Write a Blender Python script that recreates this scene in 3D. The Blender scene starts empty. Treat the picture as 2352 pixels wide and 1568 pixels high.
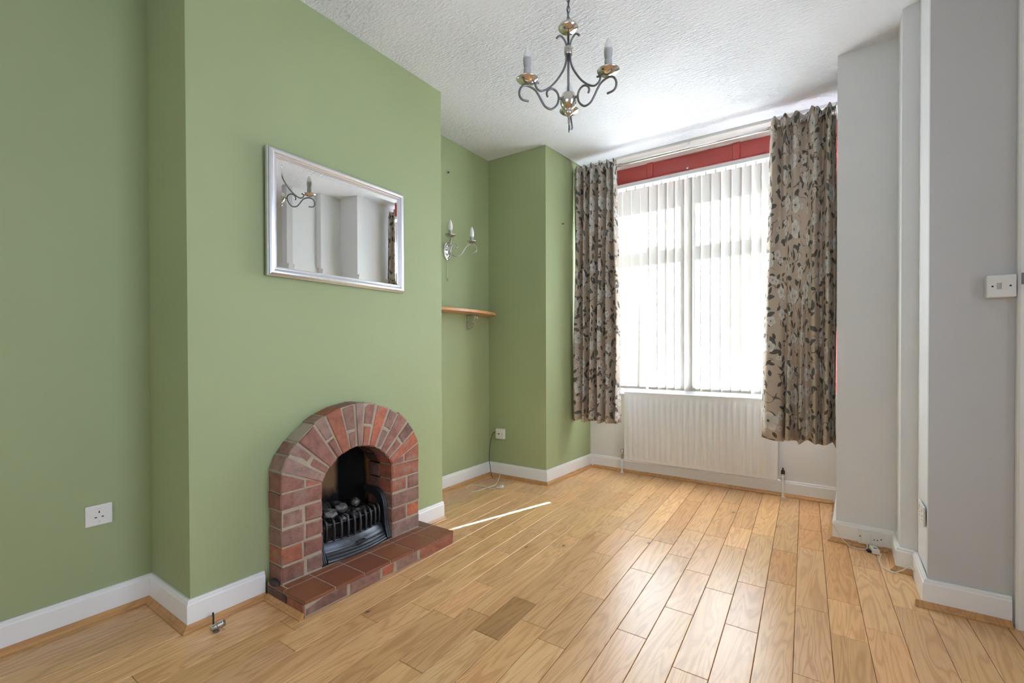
import bpy, bmesh, math, random
from mathutils import Vector, Matrix
from mathutils.geometry import interpolate_bezier
random.seed(7)
S = bpy.context.scene
COL = S.collection
PI = math.pi

# ------------------------------------------------------------------ camera
cd = bpy.data.cameras.new('camera'); cam = bpy.data.objects.new('camera', cd); COL.objects.link(cam)
cd.sensor_fit = 'HORIZONTAL'; cd.sensor_width = 36.0
cd.lens = 1061.076 / 2352 * 36.0
cd.shift_y = (813.92 - 784) / 2352
cd.clip_start = 0.02; cd.clip_end = 200
_a, _b, _r = math.radians(34.728), math.radians(0.532), math.radians(-0.173)
_F = Vector((-math.sin(_a) * math.cos(_b), math.cos(_a) * math.cos(_b), -math.sin(_b)))
_R0 = Vector((math.cos(_a), math.sin(_a), 0)); _U0 = _R0.cross(_F)
_R = _R0 * math.cos(_r) + _U0 * math.sin(_r); _U = -_R0 * math.sin(_r) + _U0 * math.cos(_r)
_m = Matrix((_R, _U, -_F)).transposed().to_4x4(); _m.translation = Vector((0, 0, 1.1))
cam.matrix_world = _m
S.camera = cam

# ------------------------------------------------------------------ world, sun, added fill lamps, exposure
W = bpy.data.worlds.new('sky'); S.world = W; W.use_nodes = True
_bg = W.node_tree.nodes['Background']
_bg.inputs[0].default_value = (0.72, 0.84, 1.0, 1); _bg.inputs[1].default_value = 5.0
SUN_EL = math.radians(34.0)
sd = bpy.data.lights.new('sun', 'SUN'); sd.energy = 410.0; sd.angle = math.radians(0.53); sd.color = (0.70, 0.81, 1.0)
sun = bpy.data.objects.new('sun', sd); COL.objects.link(sun)
_d = Vector((-0.327, -1, -math.tan(SUN_EL) * math.hypot(0.327, 1))).normalized()
sun.rotation_euler = _d.to_track_quat('-Z', 'Y').to_euler(); sun.location = (1.5, 8, 5)
# fill lamps added behind and beside the camera; the walls there have no openings
for _n, _e, _sx, _sy, _loc, _dir in (('added_rear_fill', 8.2, 2.4, 2.0, (-.4, -2.17, 1.35), (0, 1, 0)),
                                     ('added_side_fill', 5.8, 1.1, 2.2, (1.43, 1.30, 1.35), (-1, 0, 0))):
    ad = bpy.data.lights.new(_n, 'AREA'); ad.shape = 'RECTANGLE'; ad.size = _sx; ad.size_y = _sy
    ad.spread = math.radians(180 if _dir[1] else 110)
    ad.energy = _e; ad.color = (0.70, 0.81, 1.0)
    al = bpy.data.objects.new(_n, ad); COL.objects.link(al); al.location = _loc
    al.rotation_euler = Vector(_dir).to_track_quat('-Z', 'Y').to_euler()
S.view_settings.view_transform = 'Standard'; S.view_settings.look = 'None'
S.view_settings.gamma = 1.0; S.view_settings.use_curve_mapping = False
S.view_settings.exposure = 1.83
S.cycles.max_bounces = 10; S.cycles.diffuse_bounces = 6; S.cycles.glossy_bounces = 5
S.cycles.transmission_bounces = 6; S.cycles.transparent_max_bounces = 12
S.cycles.caustics_reflective = False; S.cycles.caustics_refractive = False
S.cycles.sample_clamp_indirect = 8.0

# ------------------------------------------------------------------ material helpers
class NT:
    def __init__(s, name):
        m = bpy.data.materials.new(name); m.use_nodes = True
        s.m = m; s.t = m.node_tree; s.n = s.t.nodes; s.l = s.t.links
        s.bsdf = s.n['Principled BSDF']; s.out = s.n['Material Output']
    def node(s, typ, **kw):
        n = s.n.new(typ)
        for k, v in kw.items(): setattr(n, k, v)
        return n
    def put(s, sock, v):
        if hasattr(v, 'is_output'): s.l.new(v, sock)
        elif isinstance(v, (tuple, list)) and len(v) == 3 and sock.type == 'RGBA': sock.default_value = (*v, 1)
        else: sock.default_value = v
    def math(s, op, a, b=None, c=None, clamp=False):
        n = s.node('ShaderNodeMath', operation=op, use_clamp=clamp)
        s.put(n.inputs[0], a)
        if b is not None: s.put(n.inputs[1], b)
        if c is not None: s.put(n.inputs[2], c)
        return n.outputs[0]
    def vmath(s, op, a, b=None):
        n = s.node('ShaderNodeVectorMath', operation=op); s.put(n.inputs[0], a)
        if b is not None: s.put(n.inputs[1], b)
        return n.outputs['Value'] if op in ('LENGTH', 'DOT_PRODUCT', 'DISTANCE') else n.outputs[0]
    def mix(s, f, a, b, blend='MIX'):
        n = s.node('ShaderNodeMix', data_type='RGBA', blend_type=blend)
        s.put(n.inputs[0], f); s.put(n.inputs[6], a); s.put(n.inputs[7], b)
        return n.outputs[2]
    def coord(s, kind='Object', scale=(1, 1, 1), loc=(0, 0, 0), rot=(0, 0, 0)):
        t = s.node('ShaderNodeTexCoord'); mp = s.node('ShaderNodeMapping')
        s.l.new(t.outputs[kind], mp.inputs[0])
        mp.inputs[1].default_value = loc; mp.inputs[2].default_value = rot; mp.inputs[3].default_value = scale
        return mp.outputs[0]
    def noise(s, vec, scale=5, detail=3, rough=.5, dist=0):
        n = s.node('ShaderNodeTexNoise'); s.l.new(vec, n.inputs['Vector'])
        n.inputs['Scale'].default_value = scale; n.inputs['Detail'].default_value = detail
        n.inputs['Roughness'].default_value = rough; n.inputs['Distortion'].default_value = dist
        return n.outputs['Fac']
    def ramp(s, f, stops, interp='LINEAR'):
        n = s.node('ShaderNodeValToRGB'); s.put(n.inputs[0], f); r = n.color_ramp; r.interpolation = interp
        while len(r.elements) < len(stops): r.elements.new(.5)
        for e, (p, c) in zip(r.elements, stops):
            e.position = p; e.color = (*c, 1) if isinstance(c, (tuple, list)) else (c, c, c, 1)
        return n.outputs[0]
    def bump(s, h, strength=.3, dist=.01):
        n = s.node('ShaderNodeBump'); s.put(n.inputs['Height'], h)
        n.inputs['Strength'].default_value = strength; n.inputs['Distance'].default_value = dist
        s.l.new(n.outputs[0], s.bsdf.inputs['Normal']); return n
    def set(s, color=None, rough=None, metal=None, spec=None, **kw):
        b = s.bsdf
        if color is not None: s.put(b.inputs['Base Color'], color)
        if rough is not None: s.put(b.inputs['Roughness'], rough)
        if metal is not None: b.inputs['Metallic'].default_value = metal
        if spec is not None: b.inputs['Specular IOR Level'].default_value = spec
        return s.m

def paint(name, col, rough=.55, var=.04, bump=.06, scale=60):
    t = NT(name); v = t.coord('Object')
    n1 = t.noise(v, 2.2, 4, .55); n2 = t.noise(v, scale, 2, .6)
    dk = tuple(c * (1 - var) for c in col); lt = tuple(min(1, c * (1 + var)) for c in col)
    t.set(t.mix(n1, dk, lt), rough); t.bump(n2, bump, .004); return t.m

def metal(name, col, rough=.3, var=.15):
    t = NT(name); v = t.coord('Object'); n = t.noise(v, 40, 3)
    t.set(t.mix(n, tuple(c * (1 - var) for c in col), col), t.math('MULTIPLY_ADD', n, .15, rough - .07), 1.0); return t.m

def plastic(name, col, rough=.35):
    t = NT(name); v = t.coord('Object'); n = t.noise(v, 25, 2)
    t.set(t.mix(n, tuple(c * .97 for c in col), col), rough); return t.m

M = {}
M['green'] = paint('green_wall_paint', (0.345, 0.405, 0.212), .62, .05)
M['white_wall'] = paint('off_white_wall_paint', (0.76, 0.755, 0.735), .6, .02)
M['right_wall_lit'] = paint('right_wall_paint_lit', (0.745, 0.755, 0.77), .6, .02)  # right-wall paint lightened for the stretch that catches more light
M['right_wall_shaded'] = paint('right_wall_paint_shaded', (0.56, 0.56, 0.555), .6, .02)  # darker copy of the right-wall paint, standing for shade on the pier
M['gloss_white'] = paint('white_gloss_paint', (0.85, 0.85, 0.845), .32, .015, .03, 30)
M['rad_white'] = paint('radiator_enamel', (0.80, 0.82, 0.84), .35, .01, .01)
M['red'] = paint('red_gloss_paint', (0.42, 0.055, 0.045), .3, .08, .05, 20)
M['steel'] = metal('brushed_steel', (0.62, 0.60, 0.58), .28)
M['chrome'] = metal('polished_chrome', (0.85, 0.84, 0.83), .08, .05)
M['pewter'] = metal('pewter_arm_metal', (0.24, 0.24, 0.25), .40)
M['polished_pewter'] = metal('polished_nickel_cup', (0.74, 0.69, 0.64), .13, .06)
M['silver_frame'] = metal('silver_frame_leaf', (0.80, 0.80, 0.82), .36, .12)
M['brass'] = metal('brass', (0.75, 0.55, 0.25), .25)
M['iron'] = None
M['plate'] = plastic('white_plate_plastic', (0.80, 0.79, 0.76))
M['cable_white'] = plastic('white_cable_pvc', (0.72, 0.69, 0.63), .45)
M['cable_dark'] = plastic('dark_cable_pvc', (0.045, 0.04, 0.04), .4)
M['black'] = plastic('black_plastic', (0.012, 0.012, 0.013), .4)
M['candle'] = plastic('grey_candle_tube', (0.46, 0.455, 0.45), .5)
M['bulb_base'] = plastic('bulb_ceramic_base', (0.42, 0.42, 0.41), .45)
M['upvc'] = plastic('white_window_frame', (0.78, 0.79, 0.80), .35)
M['mortar'] = None

def mk_ceiling():
    t = NT('textured_white_ceiling'); 
    v = t.coord('Object', (1, 3.0, 1), rot=(0, 0, math.radians(38)))
    v2 = t.coord('Object', (1, 1, 1))
    w = t.noise(v2, 2.6, 2, .5)
    a = t.noise(v, 26, 3, .55, .5)          # raised brush strokes
    p = t.noise(v, 36, 2, .5, .3)           # sparse pits between them
    b = t.noise(v2, 70, 3, .6)
    msk = t.ramp(t.noise(v2, 1.3, 2, .5), [(.34, .25), (.62, 1.0)])
    pit = t.ramp(p, [(.31, 0.0), (.37, 1.0)])
    h = t.math('ADD', t.math('MULTIPLY', pit, 1.5), t.math('MULTIPLY', b, .25))
    h = t.math('ADD', h, t.math('MULTIPLY', a, .62))
    t.set(t.mix(w, (.83, .85, .895), (.86, .88, .925)), .8)
    bn = t.bump(h, .7, .034)
    t.put(bn.inputs['Strength'], t.math('MULTIPLY', msk, .85))
    return t.m
M['ceiling'] = mk_ceiling()

def mk_wood(name, base, dark, light, knots=True, rough=.31):
    t = NT(name)
    info = t.node('ShaderNodeObjectInfo')
    tc = t.node('ShaderNodeTexCoord')
    rv = t.vmath('SCALE', (37.0, 91.0, 53.0)); t.l.new(info.outputs['Random'], rv.node.inputs['Scale'])
    p = t.vmath('ADD', tc.outputs['Object'], rv)
    # cathedral growth rings: stretched along the plank (local Y)
    ps = t.vmath('MULTIPLY', p, (1.0, 0.11, 1.0))
    warp = t.noise(ps, 7, 3, .55)
    n = t.noise(ps, 13, 2, .5, .6)
    rings = t.math('SINE', t.math('MULTIPLY', n, 62.0))
    rings = t.math('MULTIPLY_ADD', rings, .5, .5)
    rings = t.math('POWER', rings, 2.2)
    fib = t.noise(t.vmath('MULTIPLY', p, (1.0, 0.02, 1.0)), 260, 3, .6)
    c = t.mix(warp, base, light)
    c = t.mix(t.math('MULTIPLY', rings, .46), c, dark)
    c = t.mix(t.math('MULTIPLY', t.ramp(fib, [(.42, 1.0), (.60, 0.0)]), .16), c, dark)
    if knots:
        vo = t.node('ShaderNodeTexVoronoi'); t.l.new(t.vmath('MULTIPLY', p, (1.0, .62, 1.0)), vo.inputs['Vector'])
        vo.inputs['Scale'].default_value = 5.2
        kd = t.math('ADD', vo.outputs['Distance'], t.math('MULTIPLY', t.noise(p, 60, 2), .05))
        sep = t.node('ShaderNodeSeparateColor'); t.l.new(vo.outputs['Color'], sep.inputs[0])
        pick = t.math('GREATER_THAN', sep.outputs[0], .58)
        k1 = t.math('MULTIPLY', t.ramp(kd, [(.055, 1.0), (.085, 0.0)]), pick)
        k2 = t.math('MULTIPLY', t.ramp(kd, [(.06, 1.0), (.30, 0.0)]), pick)
        c = t.mix(t.math('MULTIPLY', k2, .40), c, dark)
        c = t.mix(t.math('MULTIPLY', k1, .85), c, (.06, .028, .012))
    c = t.mix(1.0, c, info.outputs['Color'], 'MULTIPLY')
    rg = t.math('MULTIPLY_ADD', warp, .16, rough - .08)
    t.set(c, rg, spec=.7)
    t.bump(t.math('ADD', t.math('MULTIPLY', fib, .6), t.math('MULTIPLY', rings, .15)), .10, .002)
    return t.m
M['oak'] = mk_wood('lacquered_oak', (.74, .415, .178), (.45, .20, .076), (.86, .55, .285))
M['bead'] = mk_wood('oak_beading', (.55, .27, .09), (.33, .14, .042), (.62, .34, .13), False, .4)
M['shelf'] = mk_wood('orange_beech_laminate', (.60, .26, .095), (.50, .20, .07), (.66, .32, .14), False, .35)

def mk_brick():
    t = NT('weathered_red_brick'); info = t.node('ShaderNodeObjectInfo')
    tc = t.node('ShaderNodeTexCoord'); rv = t.vmath('SCALE', (17.0, 41.0, 29.0)); t.l.new(info.outputs['Random'], rv.node.inputs['Scale'])
    p = t.vmath('ADD', tc.outputs['Object'], rv)
    n1 = t.noise(p, 22, 4, .65); n2 = t.noise(p, 90, 3, .6); n3 = t.noise(p, 12, 2)
    c = t.mix(t.ramp(n1, [(.35, 0.0), (.65, 1.0)]), t.mix(1.0, info.outputs['Color'], (.62, .60, .66), 'MULTIPLY'), info.outputs['Color'])
    c = t.mix(t.math('MULTIPLY', t.ramp(n3, [(.56, 0.0), (.72, 1.0)]), .45), c, (.34, .25, .215))
    c = t.mix(t.ramp(n2, [(.62, 0.0), (.72, .5)]), c, (.09, .045, .035))
    t.set(c, .62); t.bump(t.math('ADD', n1, t.math('MULTIPLY', n2, .5)), .55, .006); return t.m
M['brick'] = mk_brick()
M['mortar_dark'] = paint('sooty_mortar', (.055, .04, .035), .85, .25, .4)
def mk_tile():
    t = NT('quarry_tile'); info = t.node('ShaderNodeObjectInfo'); v = t.coord('Object')
    n1 = t.noise(v, 9, 3); n2 = t.noise(v, 70, 3)
    c = t.mix(n1, (.19, .062, .032), (.30, .112, .058))
    t.set(t.mix(1.0, c, info.outputs['Color'], 'MULTIPLY'), t.math('MULTIPLY_ADD', n1, .2, .30)); t.bump(n2, .1, .002); return t.m
M['tile'] = mk_tile()
def mk_mortar():
    t = NT('sandy_mortar'); v = t.coord('Object'); n = t.noise(v, 45, 4, .7); n2 = t.noise(v, 7, 2)
    c = t.mix(n, (.34, .28, .20), (.56, .48, .37)); c = t.mix(t.math('MULTIPLY', n2, .4), c, (.14, .11, .085))
    t.set(c, .85); t.bump(n, .6, .004); return t.m
M['mortar'] = mk_mortar()
def mk_iron():
    t = NT('black_cast_iron'); v = t.coord('Object'); n = t.noise(v, 70, 3)
    t.set(t.mix(n, (.010, .011, .013), (.030, .032, .037)), t.math('MULTIPLY_ADD', n, .2, .24), 0.0, .7); t.bump(n, .25, .002); return t.m
M['iron'] = mk_iron()
def mk_steelgrey():
    t = NT('blackened_polished_iron'); v = t.coord('Object'); n = t.noise(v, 30, 3)
    t.set(t.mix(n, (.06, .066, .078), (.10, .11, .125)), t.math('MULTIPLY_ADD', n, .15, .27), .75); return t.m
M['ash_metal'] = mk_steelgrey()
def mk_fireback():
    t = NT('sooty_fireclay'); v = t.coord('Object'); n = t.noise(v, 9, 4, .6)
    sp = t.node('ShaderNodeSeparateXYZ'); t.l.new(v, sp.inputs[0])
    # soot plume: low down everywhere and a column up the middle of the back
    low = t.math('SUBTRACT', t.math('MULTIPLY', n, .14), t.math('SUBTRACT', sp.outputs[2], .25))
    low = t.ramp(t.math('MULTIPLY_ADD', low, 6.0, .0), [(0.0, 0.0), (.5, 1.0)])
    yy = t.ramp(t.math('ADD', sp.outputs[1], t.math('MULTIPLY', n, .04)), [(.145, 0.0), (.175, 1.0)])
    xx = t.ramp(t.math('SUBTRACT', t.math('MULTIPLY', n, .03), sp.outputs[0]), [(.278, 0.0), (.300, 1.0)])
    col_ = t.math('MULTIPLY', yy, xx)
    top = t.ramp(t.math('ADD', sp.outputs[2], t.math('MULTIPLY', n, .05)), [(.52, 0.0), (.60, 1.0)])
    s = t.math('MAXIMUM', t.math('MAXIMUM', low, col_), top)
    t.set(t.mix(s, t.mix(n, (.30, .145, .06), (.42, .22, .10)), (.006, .006, .007)), .8); t.bump(n, .2, .004); return t.m
M['fireback'] = mk_fireback()
def mk_coal():
    t = NT('ceramic_coal'); v = t.coord('Object'); n = t.noise(v, 30, 4, .65); info = t.node('ShaderNodeObjectInfo')
    c = t.mix(t.ramp(n, [(.40, 0.0), (.64, 1.0)]), (.012, .012, .013), (.20, .19, .18))
    t.set(t.mix(1.0, c, info.outputs['Color'], 'MULTIPLY'), .6); t.bump(n, .6, .006); return t.m
M['coal'] = mk_coal()

def mk_blind():
    t = NT('cream_blind_fabric'); v = t.coord('Object', (1, 1, 1)); n = t.noise(t.vmath('MULTIPLY', v, (1, 1, .04)), 900, 2)
    df = t.node('ShaderNodeBsdfDiffuse'); tr = t.node('ShaderNodeBsdfTranslucent'); ad_ = t.node('ShaderNodeMixShader')
    t.l.new(t.mix(n, (.40, .38, .34), (.46, .44, .40)), df.inputs[0]); t.l.new(t.mix(n, (.66, .61, .53), (.74, .69, .61)), tr.inputs[0])
    ad_.inputs[0].default_value = .05
    t.l.new(df.outputs[0], ad_.inputs[1]); t.l.new(tr.outputs[0], ad_.inputs[2]); t.l.new(ad_.outputs[0], t.out.inputs[0]); return t.m
M['vane'] = mk_blind()

def mk_curtain():
    t = NT('floral_curtain_fabric'); tc = t.node('ShaderNodeTexCoord'); uv = tc.outputs['UV']
    weave = t.noise(t.vmath('MULTIPLY', uv, (1, .12, 1)), 420, 2); w2 = t.noise(uv, 5, 3)
    base = t.mix(weave, (.46, .385, .31), (.59, .505, .42)); base = t.mix(t.math('MULTIPLY', w2, .35), base, (.54, .455, .37))
    # branches: thin contour lines of a noise field
    nb = t.noise(t.vmath('ADD', uv, (3.1, 7.7, 0)), 7.0, 1.5, .45)
    br = t.ramp(t.math('ABSOLUTE', t.math('SUBTRACT', nb, .5)), [(.006, 1.0), (.012, 0.0)])
    brm = t.ramp(t.noise(uv, 9, 1), [(.46, 0.0), (.52, 1.0)])
    c = t.mix(t.math('MULTIPLY', t.math('MULTIPLY', br, brm), .8), base, (.075, .065, .06))
    def cells(scale, off, pickmin):
        q = t.vmath('ADD', uv, off)
        vo = t.node('ShaderNodeTexVoronoi', voronoi_dimensions='2D'); t.l.new(q, vo.inputs['Vector'])
        vo.inputs['Scale'].default_value = scale; vo.inputs['Randomness'].default_value = .75
        d = t.vmath('SUBTRACT', q, vo.outputs['Position'])
        sp = t.node('ShaderNodeSeparateXYZ'); t.l.new(d, sp.inputs[0])
        sc = t.node('ShaderNodeSeparateColor'); t.l.new(vo.outputs['Color'], sc.inputs[0])
        return sp.outputs[0], sp.outputs[1], sc.outputs[0], sc.outputs[1], t.math('GREATER_THAN', sc.outputs[2], pickmin), d
    # leaves: pointed ovals turned at random
    for sca, off, pm, L, Wd, colr in ((10.0, (.31, .77, 0), .42, .040, .0160, (.13, .13, .125)), (14.5, (4.31, 2.77, 0), .5, .024, .011, (.12, .105, .085)), (9.5, (1.3, 9.1, 0), .55, .03, .012, (.105, .12, .11))):
        x, y, r1, r2, pk, d = cells(sca, off, pm)
        a = t.math('MULTIPLY', r1, 6.2832); ca = t.math('COSINE', a); sa = t.math('SINE', a)
        lx = t.math('ADD', t.math('MULTIPLY', x, ca), t.math('MULTIPLY', y, sa))
        ly = t.math('SUBTRACT', t.math('MULTIPLY', y, ca), t.math('MULTIPLY', x, sa))
        ex = t.math('DIVIDE', lx, L); prof = t.math('MULTIPLY', t.math('SUBTRACT', 1.0, t.math('MULTIPLY', ex, ex)), Wd)
        m_ = t.math('GREATER_THAN', prof, t.math('ABSOLUTE', ly))
        vein = t.math('LESS_THAN', t.math('ABSOLUTE', ly), .0010)
        c = t.mix(t.math('MULTIPLY', m_, pk), c, t.mix(t.math('MULTIPLY', vein, .5), colr, (.2, .18, .15)))
    # blossoms: round five-petalled flowers, pale with grey shading and a dark eye
    for sca, off, pm, R0 in ((4.5, (.0, .0, 0), .18, .062), (6.4, (6.2, 3.3, 0), .45, .040), (10.0, (2.2, 8.3, 0), .55, .020)):
        x, y, r1, r2, pk, d = cells(sca, off, pm)
        rad = t.vmath('LENGTH', d); ang = t.math('ARCTAN2', y, x)
        pet = t.math('ABSOLUTE', t.math('COSINE', t.math('ADD', t.math('MULTIPLY', ang, 2.5), t.math('MULTIPLY', r1, 6.0))))
        wob = t.noise(t.vmath('ADD', uv, off), 34, 2)
        rr = t.math('MULTIPLY', t.math('ADD', t.math('MULTIPLY', pet, .22), t.math('MULTIPLY_ADD', wob, .30, .58)), t.math('MULTIPLY_ADD', r2, R0 * .5, R0 * .65))
        q = t.math('DIVIDE', rad, rr)
        m_ = t.math('MULTIPLY', t.math('LESS_THAN', q, 1.0), pk)
        shade = t.math('MULTIPLY', t.ramp(pet, [(0.0, 1.0), (.32, 0.0)]), .55)
        fc = t.mix(t.ramp(q, [(0.1, 0.0), (.9, 1.0)]), (.50, .49, .455), (.76, .735, .69))
        fc = t.mix(shade, fc, (.34, .33, .315)); fc = t.mix(t.math('MULTIPLY', wob, .5), fc, (.52, .495, .45))
        fc = t.mix(t.ramp(q, [(.10, 1.0), (.17, 0.0)]), fc, (.10, .085, .07))
        c = t.mix(m_, c, fc)
    tr = t.node('ShaderNodeBsdfTranslucent'); ms = t.node('ShaderNodeMixShader'); ms.inputs[0].default_value = .14
    t.l.new(c, tr.inputs[0]); t.set(c, .85, spec=.2); t.bump(weave, .15, .002)
    t.l.new(t.bsdf.outputs[0], ms.inputs[1]); t.l.new(tr.outputs[0], ms.inputs[2]); t.l.new(ms.outputs[0], t.out.inputs[0]); return t.m
M['curtain'] = mk_curtain()
def mk_glass():
    t = NT('window_glass'); tr = t.node('ShaderNodeBsdfTransparent'); gl = t.node('ShaderNodeBsdfGlossy'); ms = t.node('ShaderNodeMixShader')
    tr.inputs[0].default_value = (.93, .95, .95, 1); gl.inputs['Roughness'].default_value = .02
    fr = t.node('ShaderNodeFresnel'); fr.inputs[0].default_value = 1.35
    t.l.new(fr.outputs[0], ms.inputs[0]); t.l.new(tr.outputs[0], ms.inputs[1]); t.l.new(gl.outputs[0], ms.inputs[2]); t.l.new(ms.outputs[0], t.out.inputs[0]); return t.m
M['glass'] = mk_glass()
def mk_mirror():
    t = NT('mirror_glass'); v = t.coord('Object'); n = t.noise(v, 3, 1)
    t.set(t.mix(n, (.90, .91, .91), (.93, .93, .93)), .012, 1.0); return t.m
M['mirror'] = mk_mirror()
def mk_bulb():
    t = NT('frosted_bulb_glass'); v = t.coord('Object'); n = t.noise(v, 20, 1)
    tr = t.node('ShaderNodeBsdfTransparent'); ms = t.node('ShaderNodeMixShader'); ms.inputs[0].default_value = .62
    t.set(t.mix(n, (.86, .86, .86), (.9, .9, .9)), .2)
    t.l.new(tr.outputs[0], ms.inputs[1]); t.l.new(t.bsdf.outputs[0], ms.inputs[2]); t.l.new(ms.outputs[0], t.out.inputs[0]); return t.m
M['bulb'] = mk_bulb()
M['opal'] = plastic('opal_bulb_glass', (.95, .95, .94), .22)
M['subfloor'] = paint('dark_joint_subfloor', (.07, .038, .018), .9)
M['pavement'] = paint('pavement_concrete', (.36, .35, .33), .9, .1, .3)

# ------------------------------------------------------------------ mesh helpers
ORG = {}
class MB:
    def __init__(s): s.bm = bmesh.new()
    def box(s, a, b, bev=0.0):
        x0, y0, z0 = (min(a[i], b[i]) for i in range(3)); x1, y1, z1 = (max(a[i], b[i]) for i in range(3))
        vs = [s.bm.verts.new(p) for p in ((x0, y0, z0), (x1, y0, z0), (x1, y1, z0), (x0, y1, z0), (x0, y0, z1), (x1, y0, z1), (x1, y1, z1), (x0, y1, z1))]
        fs = [s.bm.faces.new([vs[i] for i in f]) for f in ((3, 2, 1, 0), (4, 5, 6, 7), (0, 1, 5, 4), (1, 2, 6, 5), (2, 3, 7, 6), (3, 0, 4, 7))]
        if bev > 0:
            es = list({e for f in fs for e in f.edges})
            bmesh.ops.bevel(s.bm, geom=es, offset=bev, segments=2, profile=.5, affect='EDGES')
        return s
    def prism(s, poly, ax0, ax1, axis='z'):
        def P(p, h): return {'z': (p[0], p[1], h), 'x': (h, p[0], p[1]), 'y': (p[0], h, p[1])}[axis]
        a = [s.bm.verts.new(P(p, ax0)) for p in poly]; b = [s.bm.verts.new(P(p, ax1)) for p in poly]; n = len(poly)
        for i in range(n): s.bm.faces.new((a[i], a[(i + 1) % n], b[(i + 1) % n], b[i]))
        s.bm.faces.new(a[::-1]); s.bm.faces.new(b); return s
    def tube(s, pts, r, n=8, cap=True, closed=False):
        pts = [Vector(p) for p in pts]; N = len(pts)
        rs = r if isinstance(r, (list, tuple)) else [r] * N
        rings = []; up = None
        for i, p in enumerate(pts):
            if closed: t = pts[(i + 1) % N] - pts[i - 1]
            else: t = pts[min(i + 1, N - 1)] - pts[max(i - 1, 0)]
            t.normalize()
            if up is None:
                up = Vector((0, 0, 1)) if abs(t.z) < .9 else Vector((1, 0, 0))
            u = (up - t * up.dot(t)); u.normalize(); up = u; v = t.cross(u)
            rings.append([s.bm.verts.new(p + (u * math.cos(2 * PI * k / n) + v * math.sin(2 * PI * k / n)) * rs[i]) for k in range(n)])
        for i in range(N if closed else N - 1):
            a, b = rings[i], rings[(i + 1) % N]
            for k in range(n): s.bm.faces.new((a[k], a[(k + 1) % n], b[(k + 1) % n], b[k]))
        if cap and not closed: s.bm.faces.new(rings[0][::-1]); s.bm.faces.new(rings[-1])
        return s
    def lathe(s, prof, c=(0, 0, 0), axis=(0, 0, 1), n=24, sx=1.0):
        ax = Vector(axis).normalized(); q = Vector((0, 0, 1)).rotation_difference(ax); c = Vector(c); rings = []
        for r, h in prof:
            if r < 1e-5: rings.append([s.bm.verts.new(c + q @ Vector((0, 0, h)))])
            else: rings.append([s.bm.verts.new(c + q @ Vector((r * sx * math.cos(2 * PI * k / n), r * math.sin(2 * PI * k / n), h))) for k in range(n)])
        for a, b in zip(rings, rings[1:]):
            for k in range(n):
                f = [a[k % len(a)], a[(k + 1) % len(a)], b[(k + 1) % len(b)], b[k % len(b)]]
                f = [v for i, v in enumerate(f) if v not in f[:i]]
                if len(f) > 2: s.bm.faces.new(f)
        return s
    def quad_block(s, q, x0, x1, c=.003, jit=.0024):
        """brick: q = four (y,z) corners of the front face, x0 back, x1 front; chamfered uneven front"""
        cy = sum(p[0] for p in q) / 4; cz = sum(p[1] for p in q) / 4; rj = lambda: random.uniform(-jit, jit)
        back = [s.bm.verts.new((x0, y, z)) for y, z in q]
        rim = [s.bm.verts.new((x1 - c, y + rj(), z + rj())) for y, z in q]
        fr = []
        for y, z in q:
            d = Vector((cy - y, cz - z)); L = d.length; d *= c * 1.5 / L
            fr.append(s.bm.verts.new((x1 + rj(), y + d.x + rj(), z + d.y + rj())))
        for A, B in ((back, rim), (rim, fr)):
            for i in range(4): s.bm.faces.new((A[i], A[(i + 1) % 4], B[(i + 1) % 4], B[i]))
        s.bm.faces.new(fr); s.bm.faces.new(back[::-1]); return s
    def build(s, name, mat, parent=None, smooth=False, kind=None, color=None, angle=None, shift=None):
        bm = s.bm
        bmesh.ops.recalc_face_normals(bm, faces=bm.faces)
        if shift is not None: bmesh.ops.translate(bm, verts=bm.verts, vec=-Vector(shift))
        me = bpy.data.meshes.new(name)
        o = bpy.data.objects.new(name, me); COL.objects.link(o)
        root = parent
        while root is not None and root.parent is not None: root = root.parent
        if root is not None:
            bmesh.ops.translate(bm, verts=bm.verts, vec=-Vector(ORG.get(root.name, (0, 0, 0))))
        if parent is not None: o.parent = parent
        if shift is not None: o.location = Vector(shift)
        bm.to_mesh(me); bm.free()
        if mat is not None: me.materials.append(mat)
        if smooth or angle:
            for p in me.polygons: p.use_smooth = True
            if angle: me.set_sharp_from_angle(angle=math.radians(angle))
        if kind: o['kind'] = kind
        if color: o.color = (*color, 1)
        return o

def thing(name, label, cat, loc=(0, 0, 0), group=None):
    o = bpy.data.objects.new(name, None); COL.objects.link(o); o.location = loc; o.empty_display_size = .05
    o['label'] = label; o['category'] = cat
    if group: o['group'] = group
    ORG[o.name] = tuple(loc); return o
def tag(o, label, cat, group=None):
    o['label'] = label; o['category'] = cat
    if group: o['group'] = group
    return o
def struct(name, mb, mat, parent=None, **kw):
    o = mb.build(name, mat, parent, **kw); o['kind'] = 'structure'; return o
def spline(pts, n=8, closed=False):
    P = [Vector(p) for p in pts]; out = []; N = len(P)
    for i in range(N if closed else N - 1):
        if closed: a, b, c, d = P[i - 1], P[i], P[(i + 1) % N], P[(i + 2) % N]
        else: a, b, c, d = P[max(i - 1, 0)], P[i], P[i + 1], P[min(i + 2, N - 1)]
        for k in range(n):
            t = k / n
            out.append(.5 * ((2 * b) + (c - a) * t + (2 * a - 5 * b + 4 * c - d) * t * t + (3 * b - a - 3 * c + d) * t ** 3))
    if not closed: out.append(P[-1])
    return out

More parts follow.
